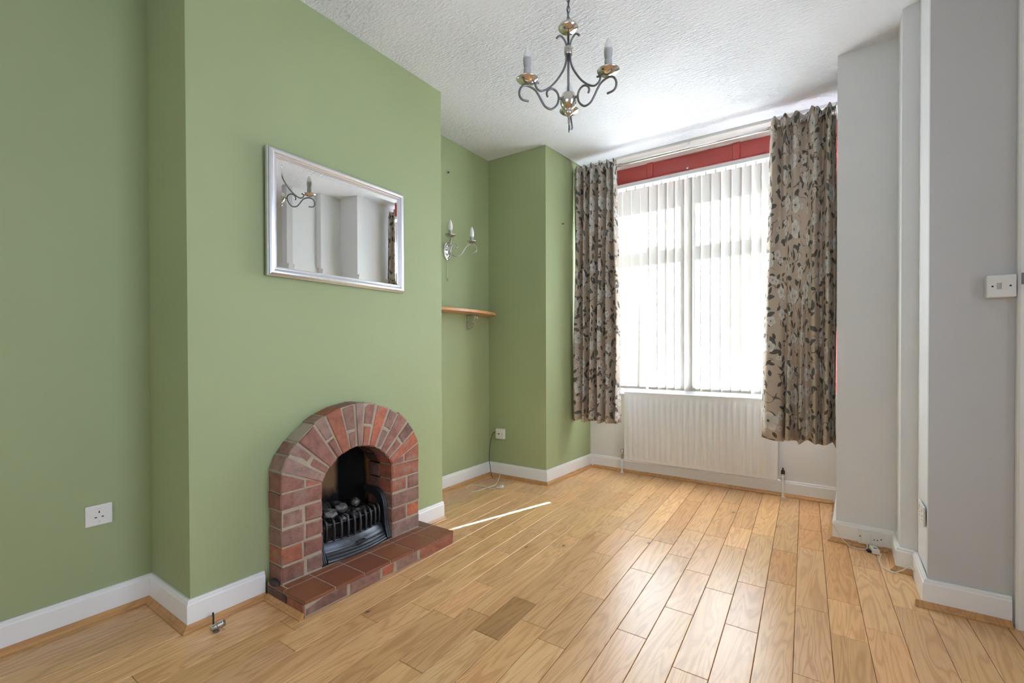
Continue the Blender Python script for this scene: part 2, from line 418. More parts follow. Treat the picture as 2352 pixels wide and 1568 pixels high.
# ------------------------------------------------------------------ the room's plan (metres; camera stands at 0,0)
ZC, HS = 2.753, 0.116
A0 = (-2.490, .771); A1 = (-2.094, .771); A2 = (-2.091, 2.213); A3 = (-2.500, 2.213)
D0 = (-2.505, 3.254); D1 = (-1.925, 3.266); W0 = (-1.886, 4.026); W1 = (.045, 4.017)
R1 = (.021, 3.242); R2 = (.284, 3.222); R3 = (.280, 2.980); R4 = (.343, 2.968); R5 = (.339, 2.634); R6 = (.588, 2.636)
YB = -2.2; N0 = (-2.496, YB); XR = 1.45
ZB = -.02; ZT = ZC + .07

# walls -------------------------------------------------------------
struct('wall_left', MB().prism([N0, A0, (-2.62, .771), (-2.62, YB)], ZB, ZT), M['green'])
def chimney():
    mb = MB(); bm = mb.bm
    x0 = A1[0]; ys = (A1[1], A2[1])
    YC, CZ, RO = 1.495, .38, .30
    outer = [(ys[0], ZB), (ys[0], ZT), (ys[1], ZT), (ys[1], ZB)]
    hole = [(YC - .25, .02)] + [(YC + RO * math.cos(a), CZ + RO * math.sin(a)) for a in [math.radians(d) for d in range(150, 29, -10)]] + [(YC + .25, .02)]
    def xf(y): return A1[0] + (A2[0] - A1[0]) * (y - ys[0]) / (ys[1] - ys[0])
    loops = []
    for L in (outer, hole):
        vs = [bm.verts.new((xf(y), y, z)) for y, z in L]
        loops.append([bm.edges.new((vs[i], vs[(i + 1) % len(vs)])) for i in range(len(vs))])
    r = bmesh.ops.triangle_fill(bm, use_beauty=True, use_dissolve=False, edges=loops[0] + loops[1])
    fs = [f for f in r['geom'] if isinstance(f, bmesh.types.BMFace)]
    ex = bmesh.ops.extrude_face_region(bm, geom=fs)
    bmesh.ops.translate(bm, verts=[v for v in ex['geom'] if isinstance(v, bmesh.types.BMVert)], vec=(-.09, 0, 0))
    mb.prism([(-2.62, ys[0]), (-2.184, ys[0]), (-2.184, ys[0] + .05), (-2.62, ys[0] + .05)], ZB, ZT)
    mb.prism([(-2.62, ys[1] - .05), (-2.181, ys[1] - .05), (-2.181, ys[1]), (-2.62, ys[1])], ZB, ZT)
    mb.prism([(-2.64, ys[0]), (-2.60, ys[0]), (-2.60, ys[1]), (-2.64, ys[1])], ZB, ZT)
    return mb
struct('wall_chimney', chimney(), M['green'])
struct('wall_alcove', MB().prism([A3, D0, (-2.62, 3.254), (-2.62, 2.213)], ZB, ZT), M['green'])
struct('wall_nib', MB().prism([D0, D1, W0, (-1.99, 4.2), (-2.62, 4.2), (-2.62, 3.256)], ZB, ZT), M['green'])
# wall under and around the window
mb = MB().prism([W0, W1, (.05, 4.30), (-1.89, 4.30)], ZB, .70)
struct('wall_window', mb, M['white_wall'])
struct('wall_lintel', MB().box((-1.99, 4.03, 2.725), (.20, 4.32, ZT)), M['white_wall'])
struct('wall_right', MB().prism([R1, R2, R3, R4, (.345, 2.70), (.40, 2.70), (.40, 4.3), (.052, 4.3), W1], ZB, ZT), M['right_wall_lit'])
struct('wall_pier', MB().prism([(.3437, 2.699), R5, R6, (1.6, 2.636), (1.6, 2.8), (.401, 2.8), (.401, 2.699)], ZB, ZT), M['right_wall_shaded'])
# the parts of the room behind the photographer
struct('wall_side', MB().prism([(XR, YB), (XR, 2.634), (1.6, 2.634), (1.6, YB)], ZB, ZT), M['white_wall'])
mb = MB().box((-2.62, YB - .12, ZB), (1.6, YB - .001, ZT))
struct('wall_back', mb, M['white_wall'])

# ceiling: plaster with a soft cove along every wall -----------------
def ceiling():
    mb = MB(); bm = mb.bm
    out = [N0, A0, A1, A2, A3, D0, D1, (W0[0], 3.84), (W1[0], 3.84), R1, R2, R3, R4, R5, (XR, 2.634), (XR, YB)]
    vs = [bm.verts.new((x, y, ZC)) for x, y in out]
    f = bm.faces.new(vs)
    bmesh.ops.inset_region(bm, faces=[f], thickness=.05, use_even_offset=True)
    for v in f.verts: v.co.z += .012
    bmesh.ops.inset_region(bm, faces=[f], thickness=.08, use_even_offset=True)
    for v in f.verts: v.co.z += .008
    for ff in bm.faces:
        ff.normal_update()
        if ff.normal.z > 0: ff.normal_flip()
    o = bmesh.ops.triangulate(bm, faces=[f])
    me = bpy.data.meshes.new('ceiling'); ob = bpy.data.objects.new('ceiling', me); COL.objects.link(ob)
    b2 = MB().box((-2.7, YB - .15, ZC + .03), (1.7, 4.4, ZC + .12))
    tmp = bpy.data.meshes.new('t'); b2.bm.to_mesh(tmp); bm.from_mesh(tmp); bpy.data.meshes.remove(tmp); b2.bm.free()
    bm.to_mesh(me); bm.free(); me.materials.append(M['ceiling']); ob['kind'] = 'structure'
ceiling()
# plaster cove between ceiling and window head
struct('trim_window_cove', MB().prism([(3.838, ZC - .001), (4.03, 2.722), (4.03, ZC + .02), (3.838, ZC + .02)], W0[0] + .01, W1[0] - .01, 'x'), M['white_wall'])

# floor -------------------------------------------------------------
floor = struct('floor', MB().box((-2.62, YB - .12, -.12), (1.6, 4.3, -.018)), M['subfloor'])
PITCH, OFF, SL = .1185, .004, -.04
def pix_floor(u, v):
    r = _F + _R * ((u - 1176) / 1061.076) + _U * ((813.92 - v) / 1061.076)
    t = -1.1 / r.z
    return r.x * t, r.y * t
def row_of(x, y): return math.floor((x - SL * (y - 2) - OFF) / PITCH)
J = {}
# end joints, read off the photograph once as floor points
for (ox, oy, sc, L) in ((1300, 1080, 3.213, [(575, 746), (985, 755), (1385, 847), (1604, 835), (2055, 972), (490, 1207), (850, 1042), (1310, 1170), (925, 1500), (1790, 1530), (205, 925), (2100, 1240), (1265, 570), (1625, 598), (1815, 580), (1815, 443), (735, 535), (280, 620), (460, 440), (960, 448), (720, 178), (300, 280), (445, 170), (385, 343), (125, 205), (1230, 245), (1310, 427), (2180, 712), (35, 395)]),
                        (560, 1200, 2.8, [(1808, 497), (1557, 720), (1502, 573), (1275, 583), (783, 604), (1212, 352), (250, 772), (1065, 920), (1980, 778), (2245, 472), (1525, 385), (1490, 90), (2120, 12)])):
    for x, y in L:
        fx, fy = pix_floor(ox + x / sc, oy + y / sc)
        J.setdefault(row_of(fx, fy), []).append(fy)
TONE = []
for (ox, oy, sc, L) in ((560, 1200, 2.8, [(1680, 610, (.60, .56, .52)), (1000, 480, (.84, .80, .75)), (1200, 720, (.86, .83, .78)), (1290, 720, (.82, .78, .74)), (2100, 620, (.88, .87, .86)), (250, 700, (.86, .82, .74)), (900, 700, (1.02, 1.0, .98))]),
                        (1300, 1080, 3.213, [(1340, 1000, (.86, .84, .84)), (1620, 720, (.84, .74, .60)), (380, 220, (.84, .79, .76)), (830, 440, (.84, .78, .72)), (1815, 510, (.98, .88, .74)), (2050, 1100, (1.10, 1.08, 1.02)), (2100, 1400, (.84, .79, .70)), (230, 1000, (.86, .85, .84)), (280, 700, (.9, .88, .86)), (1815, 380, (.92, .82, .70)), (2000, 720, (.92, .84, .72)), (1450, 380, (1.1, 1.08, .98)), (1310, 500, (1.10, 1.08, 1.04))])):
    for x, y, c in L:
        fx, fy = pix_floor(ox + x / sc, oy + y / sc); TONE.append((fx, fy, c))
rng = random.Random(21)
ROOM = [N0, A0, A1, A2, A3, D0, D1, W0, W1, R1, R2, R3, R4, R5, R6, (XR, 2.634), (XR, YB)]
def inside(x, y):
    c = False; n = len(ROOM)
    for i in range(n):
        (x1, y1), (x2, y2) = ROOM[i], ROOM[(i + 1) % n]
        if (y1 > y) != (y2 > y) and x < (x2 - x1) * (y - y1) / (y2 - y1) + x1: c = not c
    return c
def yspans(xa, xb):
    """stretches of floor along a row of boards; ends run a little under the skirting"""
    out = []; st = None; y = .20
    while y < 4.1:
        ok = any(inside(x + SL * (y - 2), y) for x in (xa + .002, (xa + xb) / 2, xb - .002))
        if ok and st is None: st = y
        if not ok and st is not None: out.append((max(.20, st - .01), y)); st = None
        y += .01
    return out
nplank = 0
def plank_mesh(mb, xa, xb, y0, y1, g=.0008):
    """one board with slightly eased top edges; xa/xb at y=2, running skewed by SL"""
    e = .0016
    def V(x, y, z): return mb.bm.verts.new((x + SL * (y - 2), y, z))
    lo = [V(xa + g, y0 + g, -.017), V(xb - g, y0 + g, -.017), V(xb - g, y1 - g, -.017), V(xa + g, y1 - g, -.017)]
    mi = [V(xa + g, y0 + g, -e), V(xb - g, y0 + g, -e), V(xb - g, y1 - g, -e), V(xa + g, y1 - g, -e)]
    up = [V(xa + g + e, y0 + g + e, 0), V(xb - g - e, y0 + g + e, 0), V(xb - g - e, y1 - g - e, 0), V(xa + g + e, y1 - g - e, 0)]
    for A, B in ((lo, mi), (mi, up)):
        for i in range(4): mb.bm.faces.new((A[i], A[(i + 1) % 4], B[(i + 1) % 4], B[i]))
    mb.bm.faces.new(up); mb.bm.faces.new(lo[::-1])
back = MB()
for row in range(-23, 13):
    xa = OFF + row * PITCH; xb = xa + PITCH; xm = (xa + xb) / 2
    # cut wherever the room's outline changes within the row
    ys0 = rng.uniform(-.75, .15)
    spans = [(ys0 if a_ < .21 else a_, b_) for a_, b_ in yspans(xa, xb)]
    has = bool(spans) and spans[0][0] == ys0
    for (s0, s1) in spans:
        js = sorted(y for y in J.get(row, []) if s0 + .12 < y < s1 - .12)
        cuts = [s0]
        for y in js + [s1]:
            while y - cuts[-1] > 1.15:
                c = cuts[-1] + rng.uniform(.38, .95)
                if y - c < .25: break
                cuts.append(c)
            if y - cuts[-1] > .1 or y == s1: cuts.append(y)
        for y0, y1 in zip(cuts, cuts[1:]):
            if y1 - y0 < .05: continue
            mb = MB(); plank_mesh(mb, xa, xb, y0, y1)
            f = rng.uniform(.86, 1.08); col = (f * rng.uniform(.98, 1.02), f * rng.uniform(.965, 1.02), f * rng.uniform(.92, 1.04))
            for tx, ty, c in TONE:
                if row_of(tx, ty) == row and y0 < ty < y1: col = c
            c_ = ((xa + xb) / 2 + SL * ((y0 + y1) / 2 - 2), (y0 + y1) / 2, 0)
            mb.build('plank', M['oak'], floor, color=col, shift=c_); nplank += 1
    y = YB + .003
    ye = ys0 if has else .75
    while y < ye - .005:
        y2 = y + rng.uniform(.6, 1.2)
        if y2 > ye - .3: y2 = ye
        plank_mesh(back, xa, xb, y, y2); y = y2
o = back.build('plank_run', M['oak'], floor, kind='stuff', color=(1, 1, 1))

# skirting boards and oak beading ------------------------------------
def skirt(name, pts, mat='gloss_white', prof=None, h=HS, d=.017):
    """moulding swept along a plan polyline; the room lies on the right-hand side of travel"""
    prof = prof or [(0, 0), (d, 0), (d, h - .018), (d - .004, h - .012), (d - .004, h - .005), (d - .009, h), (0, h)]
    P = [Vector((*p, 0)) for p in pts]; N = len(P); nr = []
    for i in range(N - 1):
        t = (P[i + 1] - P[i]).normalized(); nr.append(Vector((t.y, -t.x, 0)))
    mb = MB(); rings = []
    for i in range(N):
        if i == 0: m = nr[0]
        elif i == N - 1: m = nr[-1]
        else:
            m = nr[i - 1] + nr[i]; m = m / (1 + nr[i - 1].dot(nr[i]))
        rings.append([mb.bm.verts.new(P[i] + m * (a + .0005) + Vector((0, 0, z + .0005))) for a, z in prof])
    for a, b in zip(rings, rings[1:]):
        for k in range(len(prof)): mb.bm.faces.new((a[k], a[(k + 1) % len(prof)], b[(k + 1) % len(prof)], b[k]))
    mb.bm.faces.new(rings[0][::-1]); mb.bm.faces.new(rings[-1])
    return struct(name, mb, M[mat], color=(1, 1, 1))
BEAD = [(.0172, 0), (.038, 0), (.038, .005), (.034, .010), (.029, .012), (.024, .018), (.0205, .023), (.0172, .024)]
def beads(name, pts): return skirt(name, pts, 'bead', BEAD)
# lefthand walls are walked away from the window so that the room lies to the right
HY0, HY1 = 1.06, 1.975
def lerp2(a, b, y): t = (y - a[1]) / (b[1] - a[1]); return (a[0] + (b[0] - a[0]) * t, y)
c0, c1 = lerp2(A1, A2, HY0 - .002), lerp2(A1, A2, HY1 + .002)
skirt('baseboard_left', [N0, A0, A1, c0][:4]); beads('trim_1', [N0, A0, A1, c0])
skirt('baseboard_chimney', [c1, lerp2(A1, A2, 2.2125), ] ); beads('trim_2', [c1, lerp2(A1, A2, 2.2125)])
skirt('baseboard_alcove', [A3, D0, D1, W0]); beads('trim_3', [A3, D0, D1, W0])
skirt('baseboard_window', [W0, W1]); beads('trim_4', [(W0[0] + .04, W0[1]), (W1[0] - .04, W1[1])])
skirt('baseboard_right', [W1, R1, R2, R3, R4, R5, R6]); beads('trim_5', [W1, R1, R2, R3, R4])
beads('trim_6', [(R5[0] - .042, R5[1]), R6])
beads('trim_7', [(-2.06, HY0 + .0172), (-1.775 + .0, HY0 + .0172)])

# ------------------------------------------------------------------ window
win = bpy.data.objects.new('window_1', None); COL.objects.link(win); win['kind'] = 'structure'
FY0, FY1 = 4.20, 4.27
mb = MB()
mb.box((-2.10, FY0, .70), (.20, FY1, .79), .004); mb.box((-2.10, FY0, 2.50), (.20, FY1, 2.76), .004)
mb.box((-2.10, FY0, .70), (-1.80, FY1, 2.76), .004); mb.box((-.06, FY0, .70), (.20, FY1, 2.76), .004)
mb.build('frame', M['upvc'], win)
MB().box((-.945, FY0 - .004, .78), (-.845, FY1, 2.51), .004).build('mullion', M['upvc'], win)
for x0, x1 in ((-1.81, -.94), (-.85, -.05)):
    MB().box((x0, FY0 - .004, 2.043), (x1, FY1, 2.112), .004).build('transom', M['upvc'], win)
    for z0, z1 in ((.785, 2.05), (2.105, 2.505)):
        MB().box((x0, FY0 + .03, z0), (x1, FY0 + .036, z1)).build('pane', M['glass'], win)
    xm = (x0 + x1) / 2
    MB().box((xm + .12, FY0 - .03, 2.105), (xm + .24, FY0 - .004, 2.130), .004).build('window_catch', M['upvc'], win)
MB().box((-1.884, 3.992, .701), (.035, FY0, .749), .004).build('window_sill', M['gloss_white'], win)
MB().box((-1.884, 3.990, .749), (.035, 4.012, .786), .003).build('sill_upstand', M['gloss_white'], win)
# red painted head panel with a moulded lower rail
mb = MB(); mb.box((-1.880, 4.012, 2.568), (.036, 4.034, 2.735)); mb.build('head_panel', M['red'], win)
mb = MB(); mb.prism([(3.995, 2.568), (3.995, 2.592), (4.010, 2.604), (4.0125, 2.604), (4.0125, 2.568)], -1.880, .036, 'x'); mb.build('head_rail', M['red'], win)
for xs in (-1.31, -.625, -.10):
    MB().prism([(xs - .030, 4.013), (xs - .024, 4.002), (xs + .024, 4.002), (xs + .030, 4.013)], 2.60, 2.735).build('head_stile', M['red'], win)
MB().box((-.03, 4.016, .73), (.040, 4.05, 2.57), .003).build('side_lining', M['red'], win)
MB().box((-1.882, 4.016, .73), (-1.80, 4.05, 2.57), .003).build('side_lining', M['red'], win)
MB().box((-1.0, 3.992, 2.60), (-.985, 4.013, 2.612), .002).build('screw_cover', M['plate'], win)
# pavement outside, below the window
struct('ground_outside', MB().box((-6, 4.45, -.5), (6, 14, -.4)), M['pavement'])

# ------------------------------------------------------------------ vertical blind
bl = thing('vertical_blind', 'cream vertical slat blind drawn closed across the window', 'blind', (-.92, 3.98, .75))
BY = 3.972
mb = MB().box((-1.862, BY - .022, 2.537), (.012, BY + .020, 2.570), .003); hr = mb.build('headrail', M['upvc'], bl)
vx = [-1.829, -1.7525, -1.672, -1.5905, -1.509, -1.4275, -1.346] + [x - .0445 + .006 for x in (-1.233, -1.158, -1.088, -1.014, -.948, -.883, -.805, -.731, -.656, -.584, -.515, -.444, -.372, -.300, -.228, -.156, -.084)]
flat = 7
for i, x in enumerate(vx):
    th = math.radians(2.0) if i < flat else math.radians(6.5 + 2 * math.sin(i * 2.3))
    if i in (11, 18): th = math.radians(15)
    mb = MB(); n = 6; rows = []
    zs = [2.515, 2.2, 1.9, 1.75, 1.5, 1.3, 1.1, .9, .757]
    for z in zs:
        k = max(0, (1.75 - z) / 1.0) if i == flat - 1 else 0
        tw = th + math.radians(-4) * k
        w = .083 if i < flat else .0855
        rows.append([mb.bm.verts.new((x - .026 * k + math.cos(tw) * s * w, BY - math.sin(tw) * s * w + .006 * (4 * s * s - 1) * .6, z)) for s in [j / n - .5 for j in range(n + 1)]])
    for a, b in zip(rows, rows[1:]):
        for j in range(n): mb.bm.faces.new((a[j], a[j + 1], b[j + 1], b[j]))
    sl = mb.build('slat', M['vane'], bl, smooth=True)
    MB().box((x - .007, BY - .006, 2.505), (x + .007, BY + .006, 2.538), .002).build('slat_clip', M['upvc'], sl)
    xw = x - (.026 if i == flat - 1 else 0); c, s_ = math.cos(th), math.sin(th); hw = .041
    mbw = MB(); h0 = .757
    mbw.prism([(xw - c * hw - s_ * .0018, BY + s_ * hw - c * .0018), (xw + c * hw - s_ * .0018, BY - s_ * hw - c * .0018), (xw + c * hw + s_ * .0018, BY - s_ * hw + c * .0018), (xw - c * hw + s_ * .0018, BY + s_ * hw + c * .0018)], h0, h0 + .024)
    mbw.build('slat_weight', M['vane'], sl)
for i in range(len(vx) - 1):
    a, b = vx[i] , vx[i + 1]
    if i == 10: continue
    pts = [(a + (b - a) * t, BY - .010, .758 - .036 * math.sin(PI * t) ** .9) for t in [k / 8 for k in range(9)]]
    MB().tube(pts, .0014, 5).build('bead_chain', M['plate'], bl)

# ------------------------------------------------------------------ curtains on their pole
PY, PZ = 3.70, 2.645
pole = thing('curtain_pole', 'thin polished metal curtain pole above the window head', 'curtain pole', (-.93, PY, PZ))
MB().tube([(-1.878, PY, PZ), (.014, PY, PZ)], .0125, 14).build('rod', M['chrome'], pole, smooth=True)
for x in (-1.875, .008):
    MB().lathe([(0, 0), (.026, 0), (.026, .006), (.017, .010), (.017, .022), (0, .022)], (x - .005 if x < -1 else x + .008, PY, PZ), (1 if x < -1 else -1, 0, 0)).build('pole_socket', M['chrome'], pole, angle=40)
for x in (-.93,):
    mb = MB().tube([(x, PY + .012, PZ + .004), (x, PY + .07, PZ + .05), (x, PY + .12, 2.752)], .006, 8); mb.build('pole_bracket', M['chrome'], pole, smooth=True)

def curtain(name, label, folds_top, folds_bot, z0, z1, seed):
    """folds: list of (x, y offset) fold crests across the width; cloth swept from top to hem"""
    root = thing(name, label, 'curtain', (folds_bot[len(folds_bot) // 2][0], PY, z1), 'floral curtains at the window')
    T = spline([(x, PY + y * 1.2, 0) for x, y in folds_top], 9); B = spline([(x, PY + y * 1.6, 0) for x, y in folds_bot], 9)
    n = len(T); arc = [0]
    for a, b in zip(B, B[1:]): arc.append(arc[-1] + (b - a).length)
    R_ = random.Random(seed); ph = [R_.uniform(0, 6) for _ in range(4)]
    NZ = 40; mb = MB(); bm = mb.bm; uvl = bm.loops.layers.uv.new('UVMap'); grid = []
    for j in range(NZ + 1):
        t = j / NZ; k = t ** .8; row = []
        for i in range(n):
            p = T[i].lerp(B[i], k)
            wob = .006 * math.sin(3.1 * t + ph[0] + i * .25) * t + .004 * math.sin(7.3 * t + ph[1] + i * .11) * min(1, t * 3)
            dz = .010 * math.sin(i * .21 + ph[2]) * (t ** 6) + (.006 * math.sin(i * .7 + ph[3]) * (1 - t) ** 8)
            row.append(bm.verts.new((p.x + wob, p.y + wob * .5, z0 + (z1 - z0) * t + dz)))
        grid.append(row)
    for j in range(NZ):
        for i in range(n - 1):
            f = bm.faces.new((grid[j][i], grid[j][i + 1], grid[j + 1][i + 1], grid[j + 1][i]))
            for lp, (a, b) in zip(f.loops, ((i, j), (i + 1, j), (i + 1, j + 1), (i, j + 1))):
                lp[uvl].uv = (arc[a] + seed * 1.7, z0 + (z1 - z0) * b / NZ)
    o = mb.build('fabric', M['curtain'], root, smooth=True)
    md = o.modifiers.new('thickness', 'SOLIDIFY'); md.thickness = .0022; md.offset = 0
    # eyelets where the cloth crosses the pole
    for a, b in zip(folds_top, folds_top[1:]):
        if a[1] * b[1] < 0:
            x = a[0] + (b[0] - a[0]) * abs(a[1]) / (abs(a[1]) + abs(b[1]))
            ring = [(x + .003 * math.sin(q), PY + .019 * math.cos(q), PZ + .019 * math.sin(q)) for q in [2 * PI * k / 14 for k in range(14)]]
            MB().tube(ring, .0035, 6, closed=True).build('eyelet', M['chrome'], root, smooth=True)
    return root
fl = [(-1.894, .016), (-1.836, -.040), (-1.805, .026), (-1.772, -.036), (-1.742, .030), (-1.706, -.042), (-1.668, .028), (-1.628, -.040), (-1.596, .030), (-1.566, -.030), (-1.538, .034), (-1.512, -.024), (-1.498, .012)]
fb = [(-1.893, .010), (-1.846, -.046), (-1.815, .022), (-1.782, -.034), (-1.752, .034), (-1.715, -.046), (-1.672, .030), (-1.640, -.040), (-1.600, .030), (-1.560, -.040), (-1.520, .036), (-1.480, -.034), (-1.450, .010)]
curtain('curtain', 'taupe floral eyelet curtain hanging left of the blind against the green wall', fl, fb, 2.700, .482, 1)
fr = [(-.357, .020), (-.335, -.036), (-.300, .020), (-.270, -.042), (-.238, .030), (-.208, -.036), (-.150, .036), (-.118, -.042), (-.088, -.028), (-.052, .038), (-.020, -.034), (.004, .030), (.016, -.010)]
fb2 = [(-.418, .012), (-.370, -.030), (-.300, -.014), (-.272, .034), (-.245, -.038), (-.205, .030), (-.178, -.040), (-.142, .026), (-.105, -.036), (-.070, .030), (-.030, -.040), (.004, .030), (.028, -.036)]
curtain('curtain', 'taupe floral eyelet curtain right of the blind, wider and nearer the grey wall', fr, fb2, 2.702, .470, 2)

# ------------------------------------------------------------------ radiator
rd = thing('radiator', 'white ribbed panel radiator on the wall under the window', 'radiator', (-.92, 3.95, .13))
RX0, RX1, RZ0, RZ1, RY = -1.512, -.331, .128, .722, 3.915
mb = MB(); bm = mb.bm
NF = 24; x0 = RX0 + .028; pit = (RX1 - RX0 - .056) / NF
xs = [(RX0, 0.004), (RX0 + .004, 0)]; 
for k in range(NF):
    a = x0 + k * pit; xs += [(a + .000, 0), (a + pit * .22, -.011), (a + pit * .58, -.011), (a + pit * .80, 0)]
xs += [(RX1 - .004, 0), (RX1, .004)]
zs = [(RZ0, 0, .004), (RZ0 + .004, 0, 0), (RZ0 + .034, 0, 0), (RZ0 + .050, 1, 0), (RZ1 - .066, 1, 0), (RZ1 - .046, 0, 0), (RZ1 - .004, 0, 0), (RZ1, 0, .004)]
g = [[bm.verts.new((x, RY + .006 + d * k + max(e, 0) + (max(d, 0) if k == 0 else 0), z)) for x, d in xs] for z, k, e in zs]
for a, b in zip(g, g[1:]):
    for i in range(len(xs) - 1): bm.faces.new((a[i], a[i + 1], b[i + 1], b[i]))
mb.build('front_panel', M['rad_white'], rd, angle=35)
mb = MB(); mb.box((RX0 + .001, RY + .0105, RZ0 + .001), (RX1 - .001, RY + .022, RZ1 - .001)); mb.build('panel_back', M['rad_white'], rd)
MB().box((RX0 + .02, RY + .028, RZ0 + .02), (RX1 - .02, RY + .040, RZ1 - .03), .003).build('rear_panel', M['rad_white'], rd)
MB().box((RX0 - .001, RY + .004, RZ1 - .004), (RX1 + .001, RY + .042, RZ1 + .010), .003).build('top_grille', M['rad_white'], rd)
for x in (RX0 - .001, RX1 - .003): MB().box((x, RY + .008, RZ0 + .01), (x + .004, RY + .041, RZ1), .001).build('end_cover', M['rad_white'], rd)
for x in (-1.2, -.6): MB().box((x - .02, RY + .038, RZ0 + .08), (x + .02, 4.0150, RZ1 - .06), .002).build('wall_bracket', M['rad_white'], rd)
def valve(x, side, lab, head):
    v = thing('radiator_valve', lab, 'valve', (x, 3.955, 0), 'radiator valves and their floor pipes')
    y = 3.955
    MB().tube([(x, y, 0.001), (x, y, .135)], .0085, 12).build('pipe', M['gloss_white'], v, smooth=True)
    MB().lathe([(0, 0), (.016, 0), (.016, .004), (.010, .006), (.010, .010), (0, .010)], (x, y, 0.001)).build('pipe_collar', M['gloss_white'], v, angle=40)
    mb = MB(); mb.lathe([(0, .128), (.012, .128), (.012, .145), (.015, .147), (.015, .160), (.011, .163), (.011, .178), (0, .178)], (x, y, 0), n=6 if side else 12)
    mb.tube([(x, y, .155), (x - side * .022, y, .155)], .009, 10); mb.build('valve_body', M['steel'], v, angle=35)
    if head: MB().lathe([(0, .176), (.013, .176), (.013, .196), (.010, .204), (.005, .206), (.004, .222), (0, .222)], (x, y, 0), n=14).build('valve_spindle', M['black'], v, angle=40)
    else: MB().lathe([(0, .176), (.015, .176), (.016, .208), (.013, .213), (0, .213)], (x, y, 0), n=12).build('valve_cap', M['steel'], v, angle=40)
valve(-1.545, -1, 'grey capped radiator valve on a white pipe at the left end of the radiator', False)
valve(-.298, 1, 'bare radiator valve with black spindle on a white pipe at the right end', True)

# ------------------------------------------------------------------ brick fireplace
FX = -1.987; WX = -2.0935
HZ = .070; HX = -1.777; YC, AZ, RI, RO = 1.495, .380, .230, .454
YL0, YL1, YR0, YR1 = 1.085, 1.284, 1.706, 1.906
fp = thing('brick_fireplace', 'red brick arched fireplace with a tiled hearth on the green chimney wall', 'fireplace', (-1.95, YC, 0))
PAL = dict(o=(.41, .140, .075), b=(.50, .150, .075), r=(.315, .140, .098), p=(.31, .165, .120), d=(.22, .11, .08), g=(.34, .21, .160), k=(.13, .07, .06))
SPR = math.radians(23.9)
# mortar body: set back behind the bricks' faces
mb = MB(); arcO = [(YC + (RO - .004) * math.cos(a), AZ + (RO - .004) * math.sin(a)) for a in [math.radians(d) for d in range(26, 155, 4)]]
arcI = [(YC + (RI + .004) * math.cos(a), AZ + (RI + .004) * math.sin(a)) for a in [math.radians(d) for d in range(154, 25, -4)]]
poly = [(YR0 + .004, .03), (YR1 - .004, .03), (YR1 - .004, .56)] + arcO + [(YL0 + .004, .56), (YL0 + .004, .03), (YL1 - .004, .03), (YL1 - .004, .47)] + arcI + [(YR0 + .004, .47)]
mb.prism(poly, WX + .002, FX - .0035, 'x'); mb.build('mortar', M['mortar'], fp)
def brick(q, col, x1=FX, x0=None, name='brick', c=.006):
    f = random.uniform(.9, 1.1); cc = tuple(v * f for v in PAL[col])
    cy = sum(p[0] for p in q) / 4; cz = sum(p[1] for p in q) / 4
    x1 += random.uniform(-.002, .003)
    return MB().quad_block(q, x0 if x0 is not None else WX + .003, x1, c).build(name, M['brick'], fp, color=cc, shift=(FX - .05, cy, cz))
G = .0045
def rect(y0, y1, z0, z1): return [(y0, z0), (y1, z0), (y1, z1), (y0, z1)]
CH = (.473 - HZ) / 5
left = [('p', 'g', .52), ('b', 'r', .56), ('g', 'p', .60), ('r', 'o', .55), ('r', None, 1)]
right = [('g', None, 1), ('r', 'b', .52), ('p', None, 1), ('o', 'r', .55), ('o', None, 1)]
left = [('r', 'p', .56), ('o', 'r', .50), ('p', 'r', .56), ('p', 'r', .54), ('r', None, 1)]
for (ya, yb, rows) in ((YL0, YL1, left), (YR0, YR1, right)):
    for k, (ca, cb, f) in enumerate(rows):
        z0 = HZ + k * CH + .002; z1 = z0 + CH - 2 * G
        o1 = random.uniform(-.003, .003)
        if cb is None: brick(rect(ya + o1, yb, z0, z1), ca)
        else:
            ym = ya + (yb - ya) * f
            brick(rect(ya + o1, ym - G, z0, z1), ca); brick(rect(ym + G, yb, z0, z1), cb)
# wedge course under the arch
zt = lambda y: AZ + abs(y - YC) * math.tan(SPR) - G
for ya, yb, ca, cb in ((YL0, YL1, 'r', 'o'), (YR0, YR1, 'r', 'o')):
    z0 = HZ + 5 * CH + .001; ym = ya + (yb - ya) * (.58 if ya < 1.4 else .45)
    for y0, y1, c in ((ya, ym - G, ca), (ym + G, yb, cb)):
        brick([(y0, z0), (y1, z0), (y1, max(zt(y1), z0 + .006)), (y0, max(zt(y0), z0 + .006))], c, c=.003)
# voussoirs, left to right
V = [(.95, 'g', None), (.85, 'p', 'r', .5), (1.35, 'r', None), (.85, 'g', 'r', .52), (1.15, 'o', None), (1.0, 'p', 'p', .60), (.72, 'g', None), (1.0, 'r', 'o', .52), (1.15, 'b', None), (.9, 'p', 'g', .50), (1.1, 'r', None), (.95, 'd', 'r', .48), (1.0, 'b', None)]
tot = sum(v[0] for v in V); a = PI - SPR; span = PI - 2 * SPR
def pol(r, t): return (YC + r * math.cos(t), AZ + r * math.sin(t))
for v in V:
    da = span * v[0] / tot; b = a - da
    gi, go = .0035 / RI, .0065 / RO
    def seg(r0, r1, c):
        g0 = .0035 / r0; g1 = .006 / r1
        ro = min(r1, .412 / max(.2, abs(math.cos((a + b) / 2)))) if r1 > .44 else r1
        q = [pol(r0, a - g0), pol(r1, a - g1), pol(r1, b + g1), pol(r0, b + g0)]
        q = [(min(max(y, YL0 + .0), YR1 - .0), z) for y, z in q]
        brick(q, c, name='arch_brick')
    e = random.uniform(-.004, .004)
    if v[2] is None: seg(RI, RO + e, v[1])
    else:
        rm = RI + (RO - RI) * (1 - v[3]); seg(rm + G, RO + e, v[1]); seg(RI, rm - G, v[2])
    a = b
